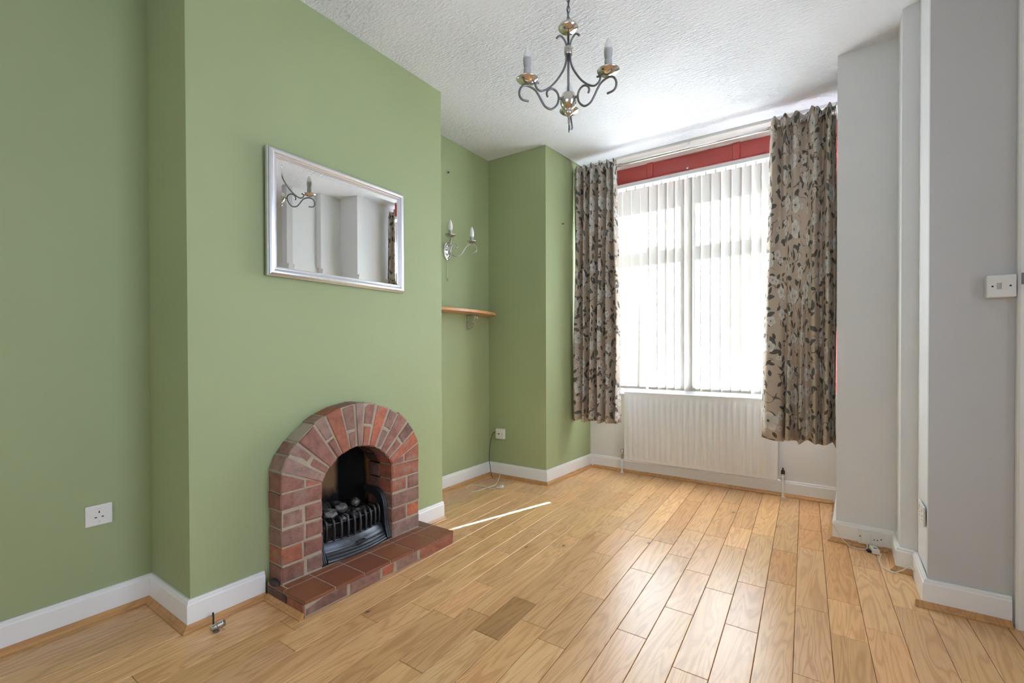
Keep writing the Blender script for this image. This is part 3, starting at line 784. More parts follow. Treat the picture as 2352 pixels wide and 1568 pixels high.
# returns of brick behind the arch opening (the inner jambs and soffit run deeper)
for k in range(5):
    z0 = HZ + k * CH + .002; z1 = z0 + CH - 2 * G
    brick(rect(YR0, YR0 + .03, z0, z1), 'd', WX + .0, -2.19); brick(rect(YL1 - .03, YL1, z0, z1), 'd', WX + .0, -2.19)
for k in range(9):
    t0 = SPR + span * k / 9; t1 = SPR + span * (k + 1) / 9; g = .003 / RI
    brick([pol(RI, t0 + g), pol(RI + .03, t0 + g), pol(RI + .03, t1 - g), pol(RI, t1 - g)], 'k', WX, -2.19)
# firebox lining: splayed cheeks, back and sloping throat
mb = MB(); bm = mb.bm
pl = [(-2.185, 1.735), (-2.30, 1.69), (-2.40, 1.655), (-2.41, 1.36), (-2.30, 1.30), (-2.185, 1.255)]
zz = [.035, .40, .58, .70]
rg = []
for z in zz:
    k = max(0, (z - .40) / .3); rg.append([bm.verts.new((x + .05 * k * (1 if x < -2.35 else 0), YC + (y - YC) * (1 - .15 * k), z)) for x, y in pl])
for p_, q_ in zip(rg, rg[1:]):
    for i in range(len(pl) - 1): bm.faces.new((p_[i], p_[i + 1], q_[i + 1], q_[i]))
bm.faces.new(rg[-1]); bm.faces.new(rg[0][::-1])
fbk = mb.build('fireback', M['fireback'], fp)
md = fbk.modifiers.new('thickness', 'SOLIDIFY'); md.thickness = .02; md.offset = 1
MB().box((-2.20, YL1 - .02, .030), (HX - .215, YR0 + .02, HZ - .001)).build('hearth_bed', M['tile'], fp, color=(.5, .5, .5))
# hearth: mortar bed, red bricks on edge all round, quarry tiles on top
mb = MB(); mb.box((-2.070, HY0 + .006, .002), (HX - .003, HY1 - .004, HZ - .0016)); mb.build('hearth_mortar', M['mortar'], fp)
jy = [1.062, 1.210, 1.363, 1.515, 1.667, 1.820, 1.973]
def tile(x0, x1, y0, y1, f):
    mb = MB(); g = .0028; mb.box((x0 + g, y0 + g, HZ - .014), (x1 - g, y1 - g, HZ + random.uniform(-.0006, .0008)), .002)
    mb.build('hearth_tile', M['tile'], fp, color=(f, f * random.uniform(.94, 1.02), f * random.uniform(.9, 1.02)), shift=((x0 + x1) / 2, (y0 + y1) / 2, HZ))
for y0, y1 in zip(jy, jy[1:]): tile(-1.938, HX + .004, y0, y1, random.uniform(.9, 1.12))
for y0, y1 in zip(jy, jy[1:]):
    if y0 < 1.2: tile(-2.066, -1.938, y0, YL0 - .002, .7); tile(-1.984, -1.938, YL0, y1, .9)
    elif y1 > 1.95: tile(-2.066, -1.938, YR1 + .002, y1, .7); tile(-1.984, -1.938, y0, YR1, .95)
    else: tile(-1.984, -1.938, y0, y1, random.uniform(.85, 1.0))
fz0, fz1 = .004, HZ - .016
for y0, y1, c in ((1.062, 1.275, 'd'), (1.283, 1.452, 'p'), (1.460, 1.540, 'b'), (1.548, 1.700, 'p'), (1.708, 1.973, 'o')):
    brick(rect(y0, y1, fz0, fz1), c, HX, HX - .10, 'hearth_brick')
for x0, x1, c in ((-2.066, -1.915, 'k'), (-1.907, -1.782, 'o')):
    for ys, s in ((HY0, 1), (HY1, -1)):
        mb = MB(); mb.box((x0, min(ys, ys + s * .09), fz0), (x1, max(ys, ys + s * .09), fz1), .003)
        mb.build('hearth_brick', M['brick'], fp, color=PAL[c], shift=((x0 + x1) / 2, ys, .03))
bm = bmesh.new(); bmesh.ops.create_icosphere(bm, subdivisions=2, radius=1)
for v in bm.verts:
    k = 1 + .16 * math.sin(v.co.x * 7 + 1) * math.cos(v.co.y * 6) + .08 * math.sin(v.co.z * 9)
    v.co = Vector((-2.030 + v.co.x * .036 * k, 1.073 + v.co.y * .016 * k, HZ + .004 + v.co.z * .014 * k))
mb = MB(); mb.bm.free(); mb.bm = bm; mb.build('mortar_lump', M['mortar_dark'], fp, smooth=True)
# ------------------------------------------------------------------ cast-iron fire grate
gr = thing('fire_grate', 'black cast-iron fire basket with vertical bars and ribbed ash cover', 'grate', (-2.06, YC, HZ))
def bow(y, d): t = (y - YC) / .20; return d * (1 - t * t)
GX = -2.055
for k in range(10):
    y = 1.335 + k * .0355; x = GX + bow(y, .045)
    pts = [(x - .012, y, .150), (x + .003, y, .170), (x + .006, y, .215), (x + .002, y, .246), (x - .012, y, .262), (x - .03, y, .262)]
    MB().tube(spline(pts, 3), [.0065] * 16, 7).build('grate_bar', M['iron'], gr, smooth=True)
ys_ = [1.315 + k * .036 for k in range(11)]
for z, r in ((.158, .007), (.240, .0045)):
    MB().tube([(GX + bow(y, .045) - .006, y, z) for y in ys_], r, 8).build('grate_rail', M['iron'], gr, smooth=True)
mb = MB(); poly = [(GX + bow(y, .045) - .012, y) for y in ys_] + [(-2.34, 1.655), (-2.34, 1.35)]
mb.prism(poly, .160, .168); mb.prism([(-2.34, 1.35), (-2.34, 1.655), (-2.325, 1.655), (-2.325, 1.35)], .168, .225)
for yy in (1.325, 1.652): mb.prism([(-2.33, yy), (-2.33, yy + .012), (GX - .01, yy + .012), (GX - .01, yy)], .168, .235)
mb.build('basket', M['iron'], gr)
# ash cover: concave plate with four ribs, bowed in plan
pf = [(.000, .157), (.006, .150), (.014, .136), (.021, .122), (.0245, .118), (.024, .112), (.030, .108), (.034, .104), (.033, .098), (.039, .095), (.043, .091), (.042, .086), (.048, .083), (.051, .079), (.050, HZ + .002), (.0, HZ + .002)]
mb = MB(); rg = []
for k in range(17):
    y = 1.318 + k * .0222; e = bow(y, .045)
    rg.append([mb.bm.verts.new((GX + .002 + e * (1 - .25 * (.157 - z) / .085) + a, y, z)) for a, z in pf])
for p_, q_ in zip(rg, rg[1:]):
    for i in range(len(pf)): mb.bm.faces.new((p_[i], p_[(i + 1) % len(pf)], q_[(i + 1) % len(pf)], q_[i]))
mb.bm.faces.new(rg[0][::-1]); mb.bm.faces.new(rg[-1])
ac = mb.build('ash_cover', M['ash_metal'], gr, angle=50)
MB().box((GX + .058, YC - .02, .124), (GX + .082, YC + .03, .130), .002).build('cover_handle', M['iron'], ac)
# side cheeks: upright moulded legs that roll back over the basket
for s in (-1, 1):
    yo = YC + s * .197
    mb = MB()
    prof = [(-2.015, HZ + .001), (-1.995, HZ + .001), (-1.998, .090), (-2.018, .135), (-2.026, .20), (-2.036, .27), (-2.065, .315), (-2.11, .335), (-2.20, .335), (-2.20, .30), (-2.12, .295), (-2.075, .262), (-2.060, .20), (-2.052, .14)]
    pr_ = [[mb.bm.verts.new((x - abs(d) * .25, yo + d, z)) for x, z in prof] for d in (-.010, .010)]
    n = len(prof)
    for i in range(n): mb.bm.faces.new((pr_[0][i], pr_[0][(i + 1) % n], pr_[1][(i + 1) % n], pr_[1][i]))
    mb.bm.faces.new(pr_[0][::-1]); mb.bm.faces.new(pr_[1])
    ck = mb.build('side_cheek', M['iron'], gr)
    for d in (-.008, 0.0, .008):
        pts = spline([(-1.996, yo + d * 1.2, HZ + .008), (-2.003, yo + d * 1.1, .095), (-2.018, yo + d, .14), (-2.025, yo + d, .20), (-2.035, yo + d, .268), (-2.062, yo + d, .313), (-2.105, yo + d, .334)], 5)
        MB().tube(pts, .0040, 7).build('cheek_rib', M['iron'] if d == 0 else M['ash_metal'], ck, smooth=True)
# coals
def coal(loc, r, tone, lab, seed):
    rr = random.Random(seed); bm = bmesh.new(); bmesh.ops.create_icosphere(bm, subdivisions=2, radius=1)
    dirs = [(Vector((rr.gauss(0, 1), rr.gauss(0, 1), rr.gauss(0, 1))).normalized(), rr.uniform(.62, .88)) for _ in range(11)]
    sx, sy, sz = rr.uniform(.9, 1.2), rr.uniform(.9, 1.25), rr.uniform(.75, .95)
    for v in bm.verts:
        p = v.co.copy()
        for d, h in dirs:
            e = p.dot(d) - h
            if e > 0: p -= d * e
        v.co = Vector((p.x * sx, p.y * sy, p.z * sz)) * r
    mb = MB(); mb.bm.free(); mb.bm = bm
    bmesh.ops.translate(bm, verts=bm.verts, vec=loc)
    o = mb.build('coal', M['coal'], None, angle=30, color=(tone, tone, tone), shift=loc)
    tag(o, lab, 'coal', 'coals in the fire grate')
CL = [((-2.105, 1.400, .262), .040, 1.9, 'pale grey coal at the left end of the grate, largest of the pile'),
      ((-2.135, 1.480, .270), .036, 1.7, 'pale squared coal just right of the largest coal in the grate'),
      ((-2.085, 1.470, .232), .030, 1.5, 'grey coal low behind the middle bars of the grate'),
      ((-2.085, 1.545, .236), .030, 1.1, 'dark coal behind the right-hand bars of the grate'),
      ((-2.15, 1.590, .272), .032, 1.5, 'grey oblong coal at the back right of the grate'),
      ((-2.10, 1.600, .236), .030, .5, 'black coal against the right cheek of the grate'),
      ((-2.085, 1.365, .214), .028, .6, 'black coal low against the left cheek of the grate'),
      ((-2.19, 1.420, .275), .040, .4, 'black coal behind the largest pale coal in the grate'),
      ((-2.20, 1.505, .268), .038, .4, 'black coal at the back middle of the grate'),
      ((-2.16, 1.545, .232), .036, .4, 'black coal buried mid-pile in the grate')]
for i, (l, r, t, lab) in enumerate(CL): coal(l, r, t, lab, 40 + i)

# ------------------------------------------------------------------ mirror
MX = -2.0925 + .001
mr = thing('wall_mirror', 'rectangular mirror in a silver frame on the green wall above the fireplace', 'mirror', (MX, 1.472, 1.727))
Y0, Y1, Z0, Z1 = 1.070, 1.876, 1.438, 2.015
def ring(prof, name, mat, par, ang=None):
    mb = MB(); rows = []
    for d, h in prof:
        rows.append([mb.bm.verts.new((MX + h, y, z)) for y, z in ((Y0 + d, Z0 + d), (Y1 - d, Z0 + d), (Y1 - d, Z1 - d), (Y0 + d, Z1 - d))])
    for a, b in zip(rows, rows[1:]):
        for k in range(4): mb.bm.faces.new((a[k], a[(k + 1) % 4], b[(k + 1) % 4], b[k]))
    return mb.build(name, mat, par, angle=ang)
fr_ = ring([(0, 0), (0, .014), (.004, .017), (.006, .024), (.012, .030), (.019, .032), (.026, .029), (.031, .022), (.033, .0225), (.036, .0225), (.038, .018), (.041, .018), (.044, .012), (.044, 0)], 'frame', M['silver_frame'], mr, 28)
B = .0415
ring([(B, .0135), (B + .025, .0170)], 'bevel', M['mirror'], mr)
mb = MB(); d = B + .025; mb.bm.faces.new([mb.bm.verts.new((MX + .0170, y, z)) for y, z in ((Y0 + d, Z0 + d), (Y1 - d, Z0 + d), (Y1 - d, Z1 - d), (Y0 + d, Z1 - d))])
mb.build('glass', M['mirror'], mr)
MB().box((MX, Y0 + .006, Z0 + .006), (MX + .010, Y1 - .006, Z1 - .006)).build('backing', M['black'], mr)

# it hangs a little proud at its near edge
mr.rotation_euler = (0, 0, math.radians(1.1)); mr.location.x += .0085

# ------------------------------------------------------------------ chandelier
CX, CY = -.943, 1.796
ch = thing('chandelier', 'three-arm pewter chandelier with candle bulbs hanging from the ceiling by a chain', 'chandelier', (CX, CY, 2.13))
K = .0003727
def ZA(cy): return 2.615 - K * cy
C0 = (CX, CY, 0)
MB().lathe([(0, ZC + .018), (.052, ZC + .018), (.052, ZC - .004), (.046, ZC - .014), (.022, ZC - .026), (.010, ZC - .034), (0, ZC - .034)], C0, n=28).build('ceiling_rose', M['polished_pewter'], ch, angle=40)
ztop = 2.519
nl = 9; zs0, zs1 = ZC - .030, ztop - .004; st = (zs0 - zs1) / nl
mbx = []
for k in range(nl):
    zc = zs0 - st * (k + .5); hl = st * .5 + .006; w = .0065; pts = []
    for q in [2 * PI * j / 16 for j in range(16)]:
        lx = w * math.sin(q); lz = hl * math.cos(q)
        ux, uy = (_R.x, _R.y) if k % 2 == 0 else (-_R.y * .9 + _R.x * .4, _R.x * .9 + _R.y * .4)
        pts.append((CX + lx * ux, CY + lx * uy, zc + lz))
    MB().tube(pts, .0017, 6, closed=True).build('chain_link', M['pewter'], ch, smooth=True)
MB().tube([(CX + .003 * math.sin(k * 1.1), CY + .003 * math.cos(k * 1.1), zs0 + (zs1 - zs0) * k / 12) for k in range(13)], .0022, 6).build('flex', M['cable_dark'], ch, smooth=True)
MB().lathe([(0, ztop), (.010, ztop - .001), (.026, ztop - .007), (.040, ztop - .016), (.0445, ztop - .024), (.042, ztop - .031), (.030, ztop - .040), (.012, ztop - .046), (0, ztop - .047)], C0, n=32).build('top_bowl', M['polished_pewter'], ch, smooth=True)
MB().tube([(CX, CY, ztop - .04), (CX, CY, 2.200)], .0048, 12).build('stem', M['pewter'], ch, smooth=True)
zc_ = 2.393
MB().lathe([(0, zc_ + .018), (.016, zc_ + .018), (.0185, zc_ + .014), (.0185, zc_ + .004), (.0165, zc_ + .002), (.0185, zc_), (.0185, zc_ - .012), (.0165, zc_ - .016), (0, zc_ - .016)], C0, n=24).build('collar', M['steel'], ch, angle=40)
# turned body and finial
MB().lathe([(0, 2.212), (.022, 2.212), (.028, 2.208), (.031, 2.200), (.035, 2.190), (.037, 2.178), (.0355, 2.168), (.029, 2.155), (.020, 2.147), (.011, 2.141), (.011, 2.138), (.0165, 2.133), (.018, 2.127), (.015, 2.121), (.008, 2.117), (.006, 2.112), (0, 2.112)], C0, n=32).build('body', M['polished_pewter'], ch, smooth=True)
tail = spline([(CX, CY, 2.116), (CX + .001, CY, 2.09), (CX + .012 * _R.x, CY + .012 * _R.y, 2.076), (CX + .020 * _R.x, CY + .020 * _R.y, 2.09), (CX + .018 * _R.x, CY + .018 * _R.y, 2.105)], 5)
MB().tube([(CX, CY, 2.116), (CX + .004 * _R.x, CY + .004 * _R.y, 2.085), (CX + .006 * _R.x, CY + .006 * _R.y, 2.078)], [.0035, .0045, .004], 8).build('finial', M['steel'], ch, smooth=True)
MB().tube(spline([(CX + .010 * _R.x, CY + .010 * _R.y, 2.114), (CX + .012 * _R.x, CY + .012 * _R.y, 2.095), (CX + .015 * _R.x, CY + .015 * _R.y, 2.075), (CX + .016 * _R.x, CY + .016 * _R.y, 2.060), (CX + .012 * _R.x, CY + .012 * _R.y, 2.056)], 4), .0036, 8).build('finial', M['pewter'], ch, smooth=True)
fw = Vector((-.943, 1.796, 0)).normalized(); rt = Vector((fw.y, -fw.x, 0))
def zrad(cy, r, k=.1875): return 1.1 + (1.515 - K * cy) * (1 - k * r)
def cv(L):   # left-arm tracing -> (radius, height)
    out = []
    for x, y in L:
        r = (738 - x) * .00039; out.append((r, zrad(y, r)))
    return out
S_ARM = cv([(486, 1118), (474, 1078), (494, 1036), (545, 1024), (595, 1062), (617, 1125), (600, 1205), (535, 1258), (462, 1232), (412, 1160), (372, 1085), (330, 1026), (250, 980), (190, 984), (156, 1038), (158, 1098), (190, 1140), (258, 1160)])
U_ARM = cv([(716, 640), (708, 720), (680, 800), (636, 872), (570, 955), (490, 1018), (415, 1046), (365, 1022), (340, 975), (352, 950), (380, 952)])
LEAF = cv([(716, 640), (718, 560), (708, 500), (675, 440), (636, 412), (606, 428), (594, 440)])
for ang in (1, -117, 123):
    dr = fw * math.cos(math.radians(ang)) + rt * math.sin(math.radians(ang))
    P = lambda L: spline([(CX + dr.x * r, CY + dr.y * r, z) for r, z in L], 5)
    MB().tube(P(S_ARM), .0046, 8).build('arm', M['pewter'], ch, smooth=True)
    MB().tube(P(U_ARM), .0044, 8).build('arm', M['pewter'], ch, smooth=True)
    p = P(LEAF); MB().tube(p, [.0042 if i < len(p) * .7 else .0046 for i in range(len(p))], 8).build('leaf_scroll', M['pewter'], ch, smooth=True)
    b0 = Vector((CX, CY, 2.183)); MB().tube([b0 + dr * .030, b0 + dr * .050], .0055, 10).build('arm_boss', M['pewter'], ch, smooth=True)
    cr = .192; zc = 2.226; cc = (CX + dr.x * cr, CY + dr.y * cr, zc)
    cup = MB().lathe([(0, -.009), (.010, -.009), (.022, -.006), (.036, .000), (.0435, .006), (.046, .0095), (.0445, .0105), (.036, .005), (.020, .001), (0, .001)], cc, n=32).build('drip_pan', M['polished_pewter'], ch, smooth=True)
    cnd = MB().lathe([(0, .0), (.0158, .0), (.0158, .050), (.0145, .052), (0, .052)], cc, n=20).build('candle_tube', M['candle'], ch, angle=40)
    MB().lathe([(0, .052), (.0125, .052), (.0140, .056), (.0172, .074), (.0178, .090), (.0174, .095), (0, .095)], cc, n=20).build('bulb_base', M['bulb_base'], ch, angle=40)
    MB().lathe([(.0166, .093), (.0164, .101), (.0146, .112), (.0106, .125), (.0055, .136), (.002, .141), (0, .142)], cc, n=20).build('bulb', M['bulb'], ch, smooth=True)

# ------------------------------------------------------------------ wall light in the alcove
SX, SY, SZ = -2.502, 2.712, 1.880
wl = thing('wall_light', 'two-branch chrome wall light with candle bulbs on the green alcove wall', 'wall light', (SX, SY, SZ))
mb = MB(); n = 28; prof = [(1.0, .0015), (1.0, .006), (.93, .011), (.80, .013), (.76, .011), (.66, .012), (.45, .022), (.2, .027), (0, .028)]; rows = []
for k, h in prof:
    rows.append([mb.bm.verts.new((SX + h, SY + .044 * k * math.cos(2 * PI * j / n), SZ + .074 * k * math.sin(2 * PI * j / n))) for j in range(n)] if k > 0 else [mb.bm.verts.new((SX + h, SY, SZ))])
for a, b in zip(rows, rows[1:]):
    for j in range(n):
        f = [a[j], a[(j + 1) % n], b[(j + 1) % len(b)], b[j % len(b)]]; f = [v for i, v in enumerate(f) if v not in f[:i]]
        mb.bm.faces.new(f)
mb.build('backplate', M['chrome'], wl, smooth=True)
for s in (-1, 1):
    dr = Vector((.72, s * .69, 0)).normalized()
    def Q(L): return spline([(SX + .020 + dr.x * r, SY + dr.y * r, SZ + z) for r, z in L], 6)
    MB().tube(Q([(.045, .028), (.062, .024), (.070, .045), (.050, .060), (.028, .046), (.012, .010), (.020, -.022), (.055, -.040), (.095, -.022), (.130, .030), (.160, .058), (.190, .064), (.218, .040), (.216, .006), (.190, -.006)]), .0036, 8).build('arm', M['steel'], wl, smooth=True)
    cc = (SX + .020 + dr.x * .182, SY + dr.y * .182, SZ + .076)
    MB().lathe([(0, -.012), (.008, -.012), (.020, -.007), (.034, .002), (.040, .008), (.0385, .010), (.030, .004), (0, .003)], cc, n=28).build('drip_pan', M['steel'], wl, smooth=True)
    MB().lathe([(0, .002), (.0145, .002), (.0145, .040), (0, .040)], cc, n=18).build('candle_tube', M['candle'], wl, angle=40)
    MB().lathe([(0, .040), (.013, .040), (.0165, .052), (.0178, .068), (.0165, .084), (.012, .101), (.006, .115), (.002, .122), (0, .123)], cc, n=20).build('bulb', M['opal'], wl, smooth=True)
MB().tube([(SX + .010, SY - .006, SZ - .070), (SX + .012, SY - .006, SZ - .212)], .0012, 6).build('pull_cord', M['cable_white'], wl)
MB().lathe([(0, 0), (.004, .002), (.005, .012), (.003, .022), (0, .024)], (SX + .012, SY - .006, SZ - .234), n=10).build('cord_pull', M['brass'], wl, smooth=True)

# ------------------------------------------------------------------ shelf
SHZ = 1.395
sh = thing('corner_shelf', 'curved orange wood shelf on a metal bracket in the green alcove', 'shelf', (-2.502, 2.8, SHZ))
mb = MB(); ye, yc_, hw_ = 3.243, 2.74, .503
poly = [(-2.5015, yc_ - .515)] + [(-2.5015 + .225 * math.sin(a) ** .75, yc_ - hw_ * math.cos(a)) for a in [PI * k / 28 for k in range(0, 29)]] + [(-2.5015, yc_ + hw_ + .0005)]
mb.prism(poly, SHZ, SHZ + .020); mb.build('board', M['shelf'], sh, color=(1, 1, 1))
yb = 2.962
br = MB(); br.box((-2.5015, yb - .011, SHZ - .128), (-2.4975, yb + .011, SHZ - .001), .001); br.box((-2.5015, yb - .011, SHZ - .0045), (-2.385, yb + .011, SHZ - .0005), .001)
brk = br.build('bracket', M['steel'], sh)
for (r, o) in ((.078, 0), (.100, -.012)):
    pts = [(-2.499 + r * math.sin(a), yb, SHZ - .004 - (r + .012) * math.cos(a)) for a in [PI / 2 * k / 10 for k in range(11)]]
    MB().tube(pts, .0042, 8).build('bracket_arc', M['steel'], brk, smooth=True)
for z in (-.035, -.11): MB().lathe([(0, 0), (.004, 0), (.003, .002), (0, .0025)], (-2.4976, yb, SHZ + z), (1, 0, 0), n=10).build('screw', M['steel'], brk)

# ------------------------------------------------------------------ electrical plates
def on_face(o, loc, nrm):
    """stand a plate modelled in local x (across), y (out of the wall), z (up) on a wall facing nrm"""
    n = Vector((*nrm, 0)).normalized()
    o.location = loc; o.rotation_euler = (0, 0, math.atan2(n.y, n.x) - PI / 2)
def plate_box(mb, w, h, d, bev=.003): return mb.box((-w / 2, .0006, -h / 2), (w / 2, d, h / 2), bev)
def screw(par, x, z, d, m='steel'): MB().lathe([(0, 0), (.0036, 0), (.0030, .0012), (0, .0014)], (x, d, z), (0, 1, 0), n=10).build('screw', M[m], par)
so = thing('power_socket', 'white single power socket on the green wall near the left edge', 'socket')
plate_box(MB(), .086, .084, .009).build('plate', M['plate'], so)
for x, z, w, h in ((0, .013, .004, .009), (-.011, -.008, .0075, .0045), (.011, -.008, .0075, .0045)): MB().box((x - w / 2, .0086, z - h / 2), (x + w / 2, .0094, z + h / 2)).build('pin_hole', M['black'], so)
for z in (.030, -.026): screw(so, 0, z, .009)
on_face(so, (-2.4915, .590, .426), (1, 0))

to = thing('aerial_socket', 'white square aerial outlet box on the dark green alcove return', 'socket')
plate_box(MB(), .088, .088, .030, .004).build('box', M['plate'], to)
MB().lathe([(0, 0), (.006, 0), (.006, .002), (.003, .003), (0, .003)], (.008, .030, 0), (0, 1, 0), n=12).build('port', M['black'], to)
for x in (-.030, .030): screw(to, x, 0, .030)
on_face(to, (-2.372, 3.255 + .0027, .374), (0, -1))

sk = thing('skirting_socket', 'white double socket set into the skirting below the grey wall', 'socket')
plate_box(MB(), .110, .082, .010).build('plate', M['plate'], sk)
MB().box((.002, .010, -.030), (.040, .026, .026), .003).build('plug', M['plate'], sk)
for x in (-.046, .046): screw(sk, x, 0, .0095, 'black')
for x in (-.030, -.016): MB().box((x - .003, .0096, -.010), (x + .003, .0104, -.005)).build('pin_hole', M['black'], sk)
on_face(sk, (.176, 3.214, .062), (0, -1)); sk.location.y = R1[1] + (R2[1] - R1[1]) * (.176 - R1[0]) / (R2[0] - R1[0]) - .0175

sp_ = thing('wall_outlet', 'white double outlet plate low on the narrow white pier', 'socket')
plate_box(MB(), .146, .086, .009).build('plate', M['plate'], sp_)
for x in (-.060, .060): screw(sp_, x, 0, .009)
for x in (-.034, .034):
    MB().box((x - .006, .009, .012), (x + .006, .012, .030), .001).build('rocker', M['plate'], sp_)
    for dx, dz, w, h in ((0, -.004, .004, .008), (-.011, -.022, .0075, .0045), (.011, -.022, .0075, .0045)): MB().box((x + dx - w / 2, .0086, dz - h / 2), (x + dx + w / 2, .0094, dz + h / 2)).build('pin_hole', M['black'], sp_)
on_face(sp_, (.341, 2.775, .358), (-1, 0))

sw = thing('light_switch', 'white single light switch on a raised box beside the door edge', 'switch')
plate_box(MB(), .084, .088, .036, .004).build('plate', M['plate'], sw)
MB().box((.0008, .0355, -.0125), (.0130, .0372, .0125), .0006).build('rocker_shaded_half', M['candle'], sw)  # grey stands for the shade on the tilted half of the rocker
MB().prism([(.0355, -.0125), (.0385, -.0125), (.0425, .0125), (.0355, .0125)], -.0130, .0004, 'x').build('rocker', M['plate'], sw)
for x in (-.025, .025): screw(sw, x, .0, .036, 'black')
on_face(sw, (.548, 2.6352, 1.3475), (0, -1))

# door edge at the right-hand side of the picture --------------------
dr_ = bpy.data.objects.new('door_1', None); COL.objects.link(dr_); dr_['kind'] = 'structure'
mb = MB(); mb.prism([(.5955, 2.632), (.5955, 2.612), (.602, 2.604), (.640, 2.604), (.655, 2.612), (.668, 2.612), (.675, 2.632)], .0, 2.752); mb.build('architrave', M['gloss_white'], dr_)
MB().box((.676, 2.615, .004), (1.42, 2.634, 2.05), .002).build('door_leaf', M['gloss_white'], dr_)
for x0, x1 in ((.78, 1.02), (1.09, 1.33)):
    for z0, z1 in ((.22, .84), (1.06, 1.90)):
        mb = MB()
        for a, b in (((x0, z0), (x1, z0 + .02)), ((x0, z1 - .02), (x1, z1)), ((x0, z0 + .0205), (x0 + .02, z1 - .0205)), ((x1 - .02, z0 + .0205), (x1, z1 - .0205))):
            mb.box((a[0], 2.606, a[1]), (b[0], 2.6155, b[1]), .002)
        mb.build('panel_moulding', M['gloss_white'], dr_)
lk = thing('latch_keep', 'small dark metal latch keep on the white door frame beside the switch', 'latch', (.612, 2.603, 1.372))
mb = MB(); mb.box((.603, 2.598, 1.350), (.632, 2.6035, 1.394), .001); mb.build('keep_plate', M['pewter'], lk)
MB().box((.609, 2.588, 1.360), (.632, 2.598, 1.384), .002).build('keep_box', M['steel'], lk)

# ------------------------------------------------------------------ cables and small things on the floor
def cable(name, label, pts, r, mat, n=8, **kw):
    root = thing(name, label, 'cable', tuple(pts[0])); sp = spline(pts, n)
    MB().tube(sp, r, 8).build('cord', M[mat], root, smooth=True); return root
zr = .0032
c1_ = cable('aerial_cable', 'thin dark aerial cable drooping from the outlet box to the floor in the alcove corner',
            [(-2.420, 3.236, .385), (-2.440, 3.225, .375), (-2.452, 3.215, .33), (-2.462, 3.205, .25), (-2.462, 3.198, .15), (-2.448, 3.195, .07), (-2.428, 3.185, .022), (-2.408, 3.172, .0045)], .0028, 'cable_dark')
MB().tube([(-2.408, 3.172, .0050), (-2.392, 3.158, .0050)], .0042, 8).build('connector', M['brass'], c1_, smooth=True)
L = [(1166, 1089), (1140, 1112), (1120, 1120), (1100, 1127), (1080, 1130), (1072, 1122), (1082, 1114), (1098, 1115), (1120, 1121), (1138, 1124)]
pts = []
for i, (u, v) in enumerate(L):
    x, y = pix_floor(u, v); pts.append((x, y, zr + (.004 if i in (8,) else 0)))
pts[0] = (-2.352, 3.21, .034)
c2_ = cable('appliance_lead', 'white lead with a small plug looped on the floor of the alcove', pts, .0032, 'cable_white')
px, py = pix_floor(1142, 1122); q = Vector((.045, .028, 0))
MB().tube([(px - .006, py - .003, .010), (px + q.x * .35, py + q.y * .35, .011), (px + q.x * .5, py + q.y * .5, .014), (px + q.x, py + q.y, .015)], [.005, .008, .0135, .0145], 12).build('plug', M['plate'], c2_, smooth=True)
# telephone adapter and leads by the right-hand skirting
pts = [(.214, 3.100, .020), (.206, 3.060, .0036), (.207, 3.000, .0036), (.224, 2.945, .0036), (.252, 2.918, .0060), (.282, 2.914, .0260), (.304, 2.912, .048), (.316, 2.900, .056), (.3205, 2.872, .050)]
tl = cable('telephone_lead', 'white telephone lead running from the adapter across the floor to the pier', pts, .0026, 'cable_white')
A = Vector((*pix_floor(2008, 1268), 0))
ta = thing('telephone_adapter', 'small white telephone adapter lying on the floor below the skirting socket', 'adapter', (A.x, A.y, .0))
def local_box(par, name, mat, a, b, bev, rz, rx=0):
    mb = MB(); mb.box(a, b, bev); bmesh.ops.rotate(mb.bm, verts=mb.bm.verts, cent=(0, 0, 0), matrix=Matrix.Rotation(rz, 3, 'Z') @ Matrix.Rotation(rx, 3, 'X'))
    bmesh.ops.translate(mb.bm, verts=mb.bm.verts, vec=par.location + Vector((0, 0, .0145))); return mb.build(name, M[mat], par)
local_box(ta, 'body', 'plate', (-.016, -.036, -.013), (.016, .030, .013), .003, math.radians(12))
local_box(ta, 'port', 'black', (-.007, -.020, .0125), (.007, -.008, .0136), 0, math.radians(12))
local_box(ta, 'clip', 'black', (-.013, .030, -.010), (.013, .0345, .010), .001, math.radians(12))
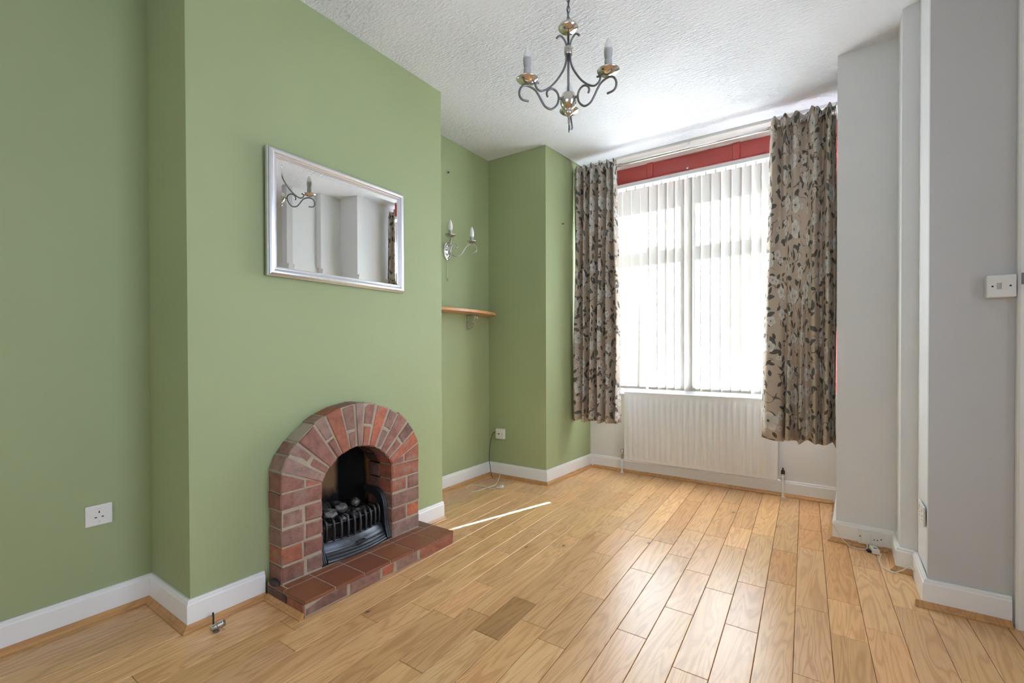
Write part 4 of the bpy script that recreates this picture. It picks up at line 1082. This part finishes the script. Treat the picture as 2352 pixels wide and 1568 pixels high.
local_box(ta, 'side_block', 'black', (-.034, -.018, -.014), (-.0165, .008, -.002), .002, math.radians(12))  # low black block beside the adapter body
L = [(1928, 1208), (1921, 1216), (1926, 1226), (1934, 1234), (1944, 1242), (1958, 1252), (1975, 1256), (1988, 1254)]
pts = [(.0035, 3.215, .165), (-.008, 3.205, .14), (.004, 3.196, .105), (.020, 3.203, .075), (.045, 3.190, .036), (.085, 3.172, .006), (.130, 3.160, .0035), (.158, 3.165, .012), (.160, 3.176, .030), (.156, 3.184, .050)]
cable('extension_wire', 'white wire hanging from the grey wall corner down to the skirting socket', pts, .0024, 'cable_white')
# capped pipe stub on the floor by the chimney
px, py = pix_floor(497, 1450)
ps = thing('pipe_stub', 'capped chrome pipe fitting on the floor left of the fireplace', 'pipe fitting', (px, py, 0))
MB().lathe([(0, .001), (.011, .001), (.011, .006), (.006, .008), (.006, .020), (0, .020)], (px, py, 0), n=16).build('foot', M['pewter'], ps, angle=40)
ax = Vector((.55, .62, .30)).normalized()
MB().lathe([(0, -.020), (.009, -.020), (.011, -.016), (.011, .006), (.008, .008), (.008, .012), (.0135, .013), (.0135, .030), (.011, .031), (0, .031)], (px, py, .021), ax, n=16).build('cap', M['steel'], ps, angle=40)
hx = -2.058
hk = thing('cable_end', 'short black cable end poking out by the oak beading left of the fireplace', 'cable', (-2.052, .832, .0))
MB().tube(spline([(-2.055, .836, .030), (-2.048, .834, .045), (-2.040, .832, .035), (-2.036, .830, .020), (-2.030, .828, .0045)], 4), .0035, 7).build('cord', M['black'], hk, smooth=True)
# screws left in the walls
for nm, loc, nr, lab in (('wall_screw', (-2.502, 2.723, 2.504), (1, 0, 0), 'small dark screw left in the alcove wall above the wall light'),
                         ('wall_screw', (-1.9115, 3.520, 2.184), (1, -.05, 0), 'small dark screw left in the pale green window return')):
    o = MB().lathe([(0, 0), (.003, 0), (.003, .010), (.006, .011), (.006, .014), (0, .015)], loc, nr, n=10).build(nm, M['black'], None, shift=loc)
    tag(o, lab, 'screw')
